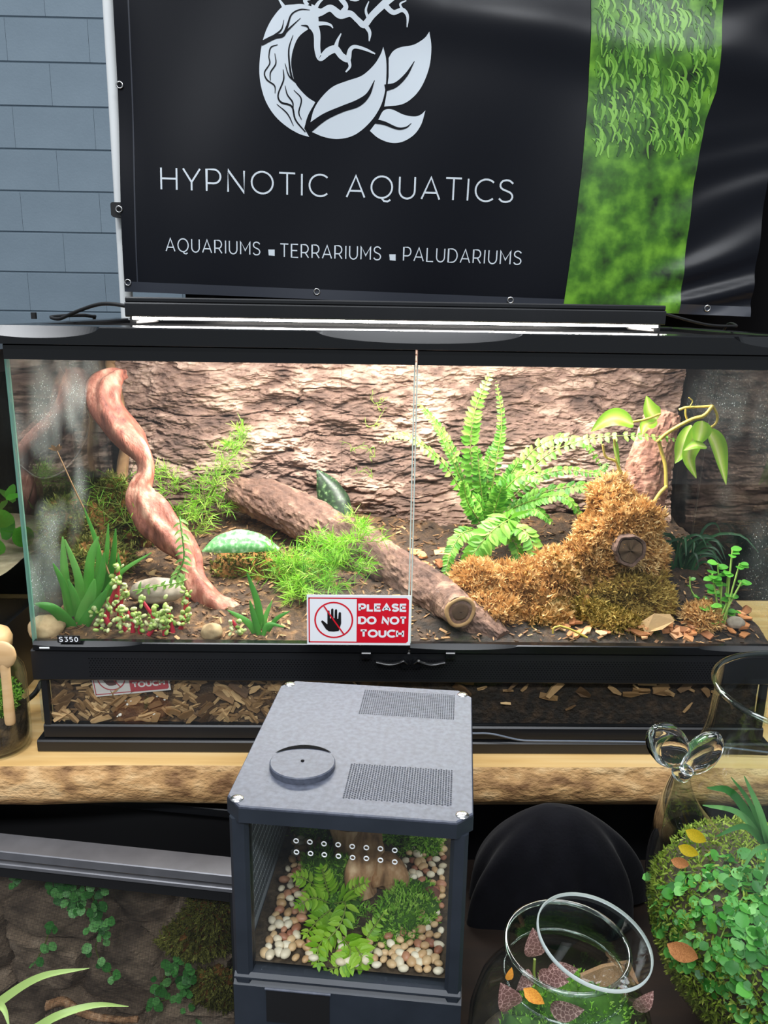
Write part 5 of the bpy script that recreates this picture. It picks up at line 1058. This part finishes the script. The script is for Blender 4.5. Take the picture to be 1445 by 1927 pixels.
# ------------------------------------------------------------------ whale-tailed glass vase
VC = V(.787, -.30, RZ); h0 = .240-RZ
vase = thing('glass_vase', 'large clear glass vase terrarium with a whale-tail fin', 'vase', VC)
vp = [(.0005, .001), (.030, .001), (.055, .018), (.080, .045), (.1000, .075), (.1130, .110), (.1190, .150), (.1180, .190), (.1120, .225), (.1010, .255), (.0900, .280), (.0830, .302), (.0800, .328), (.0790, h0-.004), (.0815, h0), (.0800, h0+.002)]
vi = [(max(r-.0022, .0005), z+.0018) for r, z in vp[:-3]][::-1]; vp_ = smooth_path(vp, 60)
mb = MB(); mb.lathe(vp_, VC, 72); mb.lathe(smooth_path(vi, 50), VC, 72); mb.build('vase_wall', m_jar, vase, True)
mb = MB(); mb.tube([VC+V(.0803*math.cos(t), .0803*math.sin(t), h0) for t in np.linspace(0, 2*np.pi, 73)], .0026, 8, caps=False); mb.build('rim', m_rim, vase, True)
def ell(c, ax, up_, r):
    a_ = unit(ax); z_ = unit(np.cross(a_, up_)); y_ = np.cross(z_, a_); b = MB(); b.blob((0, 0, 0), r, 28, 18, .10, 1.6, 8); v = b.v[0]; b.v[0] = np.asarray(c)+v[:, :1]*a_+v[:, 1:2]*y_+v[:, 2:]*z_; return b
VYt = -.315
k0 = at(1284, 1452, VYt); fA0, fA1 = at(1278, 1440, VYt), at(1232, 1372, VYt-.01); fB0, fB1 = at(1296, 1442, VYt), at(1344, 1392, VYt)
tl = MB(); e1 = ell(at(1257, 1402, VYt-.004), fA1-fA0, (0, 1., 0), (.0265, .008, .0165)); tl.add(e1.v[0], e1.f); e2 = ell(at(1320, 1418, VYt), fB1-fB0, (0, 1., 0), (.0225, .008, .0150)); tl.build('tail_fin', m_sglass, vase, True); e2.build('tail_fin', m_sglass, vase, True)
ell(k0, (1, 0, 0), (0, 1., 0), (.0088, .008, .0088)).build('tail_knob', m_sglass, vase, True)
mb = MB(); q = smooth_path([list(at(1284, 1462, VYt))+[.006], list(at(1284, 1490, VYt))+[.009], list(at(1287, 1530, VYt+.006))+[.016], list(at(1300, 1580, VYt+.015))+[.026]], 16); mb.tube(q[:, :3], q[:, 3], 28, caps=False); mb.build('tail_stem', m_jar, vase, True)
# --- planting in the vase
m_vm = M('vase_moss', rgb(72,96,20), rgb(138,158,44), rgb(188,198,92), scale=40, rough=.85, tone=.8, transl=.3, contrast=(.1, .9))
vsoil = MB(); vsoil.lathe([(.0005, .006), (.028, .006), (.052, .022), (.076, .048), (.095, .078), (.107, .110), (.109, .140), (.090, .165), (.05, .185), (.0005, .195)], VC, 48, fn=lambda P: P+np.stack([P[..., 0]*0, P[..., 0]*0, .12*P[..., 0]*np.clip((P[..., 2]-.1)/.08, 0, 1)*-1], -1)); tag(vsoil.build('vase_soil', m_grit, smooth=True), 'mound of dark soil filling the lower half of the glass vase', 'soil', kind='stuff')
VU = np.array([(.030,.006),(.053,.022),(.077,.048),(.097,.078),(.1095,.110),(.1115,.140),(.094,.166),(.055,.187),(.012,.197)])
def vsurf(th, u): # on the mound just inside the glass; u 0 at the foot .. 1 at the top; th from the camera side
    r = np.interp(u, np.linspace(0, 1, 9), VU[:, 0]); z = np.interp(u, np.linspace(0, 1, 9), VU[:, 1]); x = math.sin(th)*r
    return VC+V(x, -math.cos(th)*r, z-.12*x*min(max((z-.1)/.08, 0), 1)), unit(V(math.sin(th)*(1.05-u), -math.cos(th)*(1.05-u), .15+.9*u*u))
vb_ = MB(); Vs = []; Ts = []
for k in range(11000):
    u = random.uniform(.1, 1); th = random.uniform(-2.2, .7) if u < .68 else random.uniform(-3.14, 3.14); p, nrm_ = vsurf(th, u)
    g = unit(nrm_*.5+rdir()); b = unit(np.cross(g, rdir()))*.0008; l = .006*random.uniform(.6, 1.2); Vs.append([p-b, p+b, p+g*l*.6+b, p+g*l*.6-b, p+g*l]); Ts.append([random.random()]*5)
vv = np.array(Vs).reshape(-1, 3); i = np.arange(len(vv)//5)*5; vb_.add(vv, [np.stack([i, i+1, i+2, i+3], -1), np.stack([i+3, i+2, i+4], -1)], np.array(Ts).ravel())
tag(vb_.build('vase_moss', m_vm), 'yellow-green moss coating the inside of the glass vase', 'moss', kind='stuff')
m_fig = M('creeper_leaf', rgb(44,112,36), rgb(92,168,66), rgb(140,200,110), scale=20, rough=.4, rnd=.8, transl=.3, contrast=(.1, .9))
me_fg = leaf_mesh('leaf', m_fig, .85, 5, .05, .12, round_=True)
fig = thing('creeping_plant', 'creeping plant with many small round green leaves in the glass vase', 'plant', VC+V(0, -.02, .1))
for k in range(290):
    th = random.triangular(-1.75, .45, -.35); u = random.triangular(.54, 1.0, .76); p, nn_ = vsurf(th, u); inst('leaf', me_fg, fig, frame(p+nn_*.002+rdir()*.002, unit(rdir()-nn_*.3), unit(nn_+rdir()*.35+V(0, -.3, 0)), random.uniform(.008, .0145)))
lm = MB()
for k in range(620):
    th = random.triangular(-2.0, .6, -.4); u = random.uniform(.48, 1.0); p, nn_ = vsurf(th, u); p = p+nn_*random.uniform(0, .002); z_ = unit(nn_+rdir()*.5); d = unit(np.cross(z_, rdir())); x_ = np.cross(d, z_); l = random.uniform(.006, .011)
    lm.add([p, p+d*l*.3+x_*l*.42, p+d*l*.75+x_*l*.36, p+d*l, p+d*l*.75-x_*l*.36, p+d*l*.3-x_*l*.42], [[0, 1, 2, 3, 4, 5]], random.random())
m_fig2 = M('creeper_leaf_small', rgb(44,112,36), rgb(84,158,60), rgb(130,192,100), scale=20, rough=.4, tone=.85, transl=.3, contrast=(.1, .9)); tag(lm.build('small_leaves', m_fig2, fig), kind='stuff')
for k in range(5):
    th = -1.3+k*.3; mb = MB(); mb.tube([vsurf(th+.05*math.sin(s*3), .4+.5*s)[0] for s in np.linspace(0, 1, 10)], .0007, 5); mb.build('stem', m_stem, fig, True)
m_yel = M('yellow_leaf', rgb(150,140,20), rgb(206,172,28), scale=40, rough=.5, transl=.2); m_brn = M('dry_brown_leaf', rgb(140,84,42), rgb(188,128,76), scale=30, rough=.7, transl=.15)
me_y = leaf_mesh('leaf', m_yel, .42, 7, .15, .3); me_b = leaf_mesh('leaf', m_brn, .45, 7, .2, .25)
for px_, py_, d, l, me_, lab in ((1290,1562,(.8,-.1,-.45),.024,me_y,'upper yellow curled leaf near the vase tail'), (1276,1592,(.8,-.1,-.35),.022,me_y,'lower yellow spotted leaf near the vase tail'), (1262,1618,(.85,0,-.3),.020,me_b,'brown crumpled leaf under the yellow leaves in the vase'), (1255,1776,(.85,-.1,-.45),.034,me_b,'long dry orange-brown leaf against the vase wall')):
    tag(inst('fallen_leaf', me_, None, frame(at(px_, py_, -.345 if py_ < 1700 else -.372), d, (-.2, -1, .5), l)), lab, 'leaf')
m_palm = M('palm_leaf', rgb(54,112,52), rgb(110,164,96), scale=20, rough=.4, rnd=.5, transl=.3)
pl_ = thing('palm_seedling', 'seedling with long narrow green leaves in the neck of the vase', 'plant', VC+V(-.01, -.03, .18))
for a_, b_, c_, w in (((1440,1590),(1380,1495),(1330,1482),16),((1440,1590),(1390,1530),(1322,1515),12),((1440,1590),(1400,1555),(1345,1575),12),((1445,1590),(1430,1530),(1400,1460),14),((1450,1590),(1420,1600),(1395,1640),10),((1450,1590),(1440,1640),(1425,1690),10),((1450,1590),(1470,1520),(1480,1460),14),((1445,1590),(1410,1510),(1375,1462),9),((1450,1600),(1465,1560),(1500,1530),12)):
    strap([at(*a_, -.32), at(*b_, -.335), at(*c_, -.34)], w*.00048, m_palm, pl_, 'leaf', thick=0, fold=.12, n=12)

# ------------------------------------------------------------------ screen enclosure low at the left
sA, sB = atz(0, 1602, -.08), atz(430, 1648, -.08); s_ex = unit(sB-sA); s_ang = math.atan2(s_ex[1], s_ex[0]); sL = np.linalg.norm((sB-sA)[:2]); s_en = V(-s_ex[1], s_ex[0], 0)
def sw(s, d, z): return V(sA[0], sA[1], 0)+s_ex*s+s_en*d+V(0, 0, z)
def swat(px, py, d): 
    r = ray(px, py); o_ = V(sA[0], sA[1], 0)+s_en*d; return CAM+r*(((o_-CAM)@s_en)/(r@s_en))
m_alu = M('grey_aluminium', rgb(112,112,116), rgb(124,124,128), scale=40, rough=.4, metal=.6)
cage = thing('screen_enclosure', 'mesh-fronted enclosure with grey metal rail below the shelf', 'enclosure', (sA[0], sA[1], -.95), rotz=s_ang, local=True)
MB().bbox((-.35, .0, -.092), (sL+.02, .032, -.080), .001, 0).build('rail', m_alu, cage)
MB().bbox((-.35, -.004, -.100), (sL+.02, .004, -.094), .001, 0).build('rail_lip', m_alu, cage)
MB().bbox((-.35, .002, -.118), (sL+.02, .010, -.1002), .001, 0).build('mesh_frame', m_matte, cage)
MB().bbox((-.35, .115, -.090), (sL+.02, .135, -.078), .001, 0).build('back_rail', m_black, cage)
MB().box((-.35, .135, -.95), (sL+.02, .14, -.078)).build('back_panel', m_matte, cage)
MB().bbox((sL, .0, -.95), (sL+.02, .14, -.10), .001, 2).build('post', m_black, cage); MB().bbox((-.35, .0, -.95), (-.33, .14, -.10), .001, 2).build('post', m_black, cage)
MB().box((-.33, .002, -.95), (sL, .135, -.9)).build('floor_pan', m_black, cage)
m_mesh = bpy.data.materials.new('fly_screen'); m_mesh.use_nodes = True; nt = m_mesh.node_tree; N = nt.nodes; L_ = nt.links
tc = N.new('ShaderNodeTexCoord'); sep = N.new('ShaderNodeSeparateXYZ'); L_.new(tc.outputs['Object'], sep.inputs[0]); gr = []
for ax in ('X', 'Z'):
    mu = N.new('ShaderNodeMath'); mu.operation = 'MULTIPLY'; mu.inputs[1].default_value = 1/.0019; L_.new(sep.outputs[ax], mu.inputs[0]); fr = N.new('ShaderNodeMath'); fr.operation = 'FRACT'; L_.new(mu.outputs[0], fr.inputs[0])
    gt = N.new('ShaderNodeMath'); gt.operation = 'LESS_THAN'; gt.inputs[1].default_value = .26 if ax == 'Z' else .15; L_.new(fr.outputs[0], gt.inputs[0]); gr.append(gt)
mxx = N.new('ShaderNodeMath'); mxx.operation = 'MAXIMUM'; L_.new(gr[0].outputs[0], mxx.inputs[0]); L_.new(gr[1].outputs[0], mxx.inputs[1])
tb = N.new('ShaderNodeBsdfTransparent'); pb = N['Principled BSDF']; pb.inputs['Base Color'].default_value = rgb(18,18,20); pb.inputs['Roughness'].default_value = .6
msx = N.new('ShaderNodeMixShader'); L_.new(mxx.outputs[0], msx.inputs[0]); L_.new(tb.outputs[0], msx.inputs[1]); L_.new(pb.outputs[0], msx.inputs[2]); L_.new(msx.outputs[0], N['Material Output'].inputs[0])
mb = MB(); mb.add([(-.33, .004, -.9), (sL, .004, -.9), (sL, .004, -.118), (-.33, .004, -.118)], [[0, 1, 2, 3]]); mb.build('mesh_screen', m_mesh, cage)
m_rock = M('rock_backdrop', rgb(62,52,44), rgb(136,118,98), rgb(206,188,164), scale=40, detail=8, rough=.9, tone=.5, bump=.6, bscale=80, dist=.006, contrast=(.25, .8))
S, Z = np.meshgrid(np.linspace(-.33, sL, 150), np.linspace(-.60, -.122, 130), indexing='ij'); hh = fbm(S*11, Z*14, o=5, s=71); f1, f2, cc = worley(S*9+fbm(S*9, Z*9, s=4), Z*13, 77)
D = .075-.045*cc*np.clip((f2-f1)/.2, 0, 1)-.03*hh; Pw = np.stack([S*0, S*0, Z], -1); Pw[..., 0] = sA[0]+s_ex[0]*S+s_en[0]*D; Pw[..., 1] = sA[1]+s_ex[1]*S+s_en[1]*D
mb = MB(); mb.grid(Pw, tone=np.clip(.3+.9*(fbm(S*16, Z*16, s=81)-.4)+.2*cc, 0, 1)); tag(mb.build('rock_backdrop', m_rock), 'brown mossy rock backdrop behind the mesh screen', 'backdrop')
m_ivy = M('ivy_leaf', rgb(44,110,42), rgb(84,160,72), rgb(124,190,108), scale=20, rough=.45, rnd=.8, transl=.2, contrast=(.1, .9)); me_iv = leaf_mesh('leaf', m_ivy, .9, 5, .05, .1, round_=True)
def ivy(label, spots, n, r):
    t = thing('climbing_ivy', label, 'plant', swat(*spots[0], .03))
    for k in range(n):
        a_, b_ = spots[k % len(spots)]; q = swat(a_+random.gauss(0, r), b_+random.gauss(0, r), .026+random.uniform(-.006, .006)); inst('leaf', me_iv, t, frame(q, unit(V(random.uniform(-1, 1), -.4, random.uniform(-.9, .3))), unit(V(random.uniform(-.4, .4), -1, .4)), random.uniform(.008, .014)))
    P = smooth_path([swat(a_, b_, .034) for a_, b_ in spots], 20); MB().tube(P, .0008, 5).build('stem', m_stem, t, True)
ivy('leafy ivy patch on the rock behind the mesh screen', [(120,1665),(140,1680),(165,1675),(150,1700),(175,1715),(130,1690),(110,1655),(185,1640),(190,1730),(165,1660)], 80, 12); ivy('thin ivy strand hanging in the middle of the mesh screen', [(190,1730),(195,1755),(180,1780),(190,1810),(210,1835)], 16, 6); ivy('ivy climbing beside the cube enclosure behind the mesh screen', [(340,1805),(320,1820),(305,1850),(290,1885),(340,1870),(350,1840),(330,1910),(370,1910)], 62, 9); ivy('small ivy sprig near the metal rail corner', [(42,1640),(28,1658),(35,1650)], 6, 4); ivy('short ivy strand low on the rock', [(95,1745),(85,1775),(70,1805)], 8, 4)
moss('dull green moss tuft hanging on the rock behind the mesh', [(tuple(swat(400, 1715, .035)), (.03, .012, .035)), (tuple(swat(370, 1765, .038)), (.04, .012, .03)), (tuple(swat(410, 1860, .035)), (.03, .012, .03))], 1700, m_moss_dk, seed=91, ln=.009, up=-.5)
mb = MB(); mb.tube(smooth_path([swat(90, 1893, .020), swat(120, 1885, .020), swat(155, 1905, .018), swat(200, 1918, .016), swat(260, 1918, .018)], 20), np.linspace(.006, .0035, 20), 10, disp=lambda L, a: .001*np.cos(3*a+L*90)); tag(mb.build('climbing_branch', m_stump, smooth=True), 'pale brown stick low behind the mesh screen', 'stick')
# spider plant in front of the mesh
m_spid = M('striped_leaf', rgb(84,136,50), rgb(150,182,98), rgb(196,210,150), scale=14, rough=.4, tone=.85, transl=.3, contrast=(.1, .8))
sc0 = at(-60, 1960, -.33); spd = thing('spider_plant', 'spider plant with arching striped leaves in front of the mesh', 'plant', (sc0[0], sc0[1], -.95))
for pts, w in (([(-50,1935,-.33),(10,1880,-.33),(80,1838,-.33),(168,1822,-.33)], 22), ([(-40,1960,-.35),(40,1950,-.35),(110,1912,-.35),(180,1892,-.34),(242,1894,-.33)], 20), ([(-60,1930,-.34),(-10,1893,-.36),(8,1900,-.37),(18,1935,-.38)], 16), ([(-60,1940,-.33),(-80,1860,-.33),(-130,1830,-.33)], 20), ([(-60,1940,-.30),(-30,1850,-.28),(-5,1868,-.27)], 14)):
    strap([at(*p) for p in pts], w*.00042, m_spid, spd, 'leaf', thick=0, fold=.22, nrm=(0, -.5, .9), n=20, pw=.8)
MB().lathe([(.001, .0), (.035, .0), (.045, .07), (.048, .075), (.044, .075), (.001, .068)], (sc0[0]-.03, sc0[1], sc0[2]-.11), 28).build('pot', M('terracotta', rgb(150,84,56), rgb(170,100,70), scale=20, rough=.8), spd, True)
MB().lathe([(.001, -.95-(sc0[2]-.11)), (.05, -.95-(sc0[2]-.11)), (.05, -.93-(sc0[2]-.11)), (.015, -.92-(sc0[2]-.11)), (.015, -.02), (.05, -.012), (.05, 0), (.001, 0)], (sc0[0]-.03, sc0[1], sc0[2]-.11), 28).build('plant_stand', m_matte, spd, True)

# ------------------------------------------------------------------ corked jar and neighbouring tank at the end of the shelf
kc = V(at(2, 1330, .03)[0], .012, 0); kj = thing('corked_jar', 'small glass jar terrarium with wooden lid at the shelf end', 'jar', kc)
mb = MB(); mb.lathe([(.0005, .001), (.036, .001), (.040, .005), (.041, .02), (.041, .095), (.039, .108), (.033, .117), (.027, .121), (.026, .132), (.028, .134)], kc, 48); mb.lathe([(.025, .133), (.0245, .121), (.031, .115), (.037, .107), (.039, .095), (.039, .02), (.037, .006), (.0005, .004)], kc, 48); mb.build('jar_wall', m_jar, kj, True)
m_lw = M('light_wood', rgb(206,164,112), rgb(226,190,142), scale=14, rough=.55, stretch=(1, 1, 5)); MB().lathe([(.0005, .128), (.0235, .128), (.0240, .135), (.0290, .137), (.0300, .147), (.0270, .155), (.018, .160), (.0005, .161)], kc, 40).build('wooden_lid', m_lw, kj, True)
mb = MB(); mb.lathe([(.0005, .006), (.036, .007), (.038, .02), (.038, .052), (.0005, .060)], kc, 40); tag(mb.build('jar_soil', m_soil, smooth=True), 'dark soil in the small wooden-lidded jar', 'soil', kind='stuff')
moss('green moss tuft above the soil of the wooden-lidded jar', [((kc[0], kc[1]-.003, .068), (.031, .028, .022))], 1100, m_gm, base=m_gmb, seed=95, ln=.006, up=.6, w=.0007)
sp0, sp1 = at(8, 1240, kc[1]-.044), at(19, 1355, kc[1]-.044)
mb = MB(); q = smooth_path([list(sp0)+[.006], list(sp0*.6+sp1*.4)+[.0055], list(sp1)+[.0062], list(sp1+(sp1-sp0)*.06)+[.003]], 18); mb.tube(q[:, :3], q[:, 3], 12); sn = thing('wooden_spoon', 'small pale wooden spoon hanging on the front of the lidded jar', 'spoon', sp1); mb.build('handle', m_lw, sn, True)
e3 = ell(at(8, 1232, kc[1]-.046), (0, 0, 1), (0, 1., 0), (.017, .005, .014)); e3.build('bowl', m_lw, sn, True)
nb = thing('neighbour_tank', 'black-based glass tank standing at the shelf end behind the lidded jar', 'tank', (-.35, .26, 0)); nx1 = at(40, 1000, .16)[0]-.02
MB().bbox((-.7, .10, 0), (nx1, .46, .115), .003, 0).build('base', m_black, nb); MB().bbox((-.7, .10, .455), (nx1, .46, .485), .003, 0).build('top_frame', m_black, nb)
MB().box((-.698, .102, .115), (nx1-.002, .106, .455)).build('front_pane', m_pane, nb); MB().box((nx1-.006, .107, .115), (nx1-.002, .458, .455)).build('side_pane', m_pane, nb); MB().box((-.698, .452, .115), (nx1-.007, .456, .455)).build('back_pane', m_matte, nb)  # black back added, tank made taller, to darken the terrarium's side glass view
X, Y = np.meshgrid(np.linspace(-.69, nx1-.008, 40), np.linspace(.108, .450, 20), indexing='ij'); mb = MB(); mb.grid(np.stack([X, Y, .165+.03*Y+.02*fbm(X*9, Y*9)], -1)); mb.grid(np.stack([X[:, :2]*1.0, np.broadcast_to([.108, .108], X[:, :2].shape), np.column_stack([np.full(40, .116), .168+.02*fbm(X[:, 0]*9, Y[:, 0]*9)])], -1)); tag(mb.build('sand_bed', M('pale_sand', rgb(170,150,124), rgb(196,178,150), scale=80, rough=.9), smooth=True), 'pale sand bed in the neighbouring tank', 'sand', kind='stuff')
np2 = thing('tank_plant', 'broad green leaves in the neighbouring tank beyond the side glass', 'plant', V(nx1-.05, .2, .18))
for k in range(22): inst('leaf', me_sl, np2, frame(V(nx1-.012-random.random()*.06, random.uniform(.13, .3), random.uniform(.2, .30)), rdir(), rdir(), random.uniform(.025, .04)))
cable('power_cable', 'black cable lying on the shelf beside the terrarium side glass', [(-.30, .06, .004), (-.10, .07, .004), (-.045, .085, .03), (-.03, .11, .05), (-.028, .2, .02), (-.03, .4, .004)], .0035, m_matte)
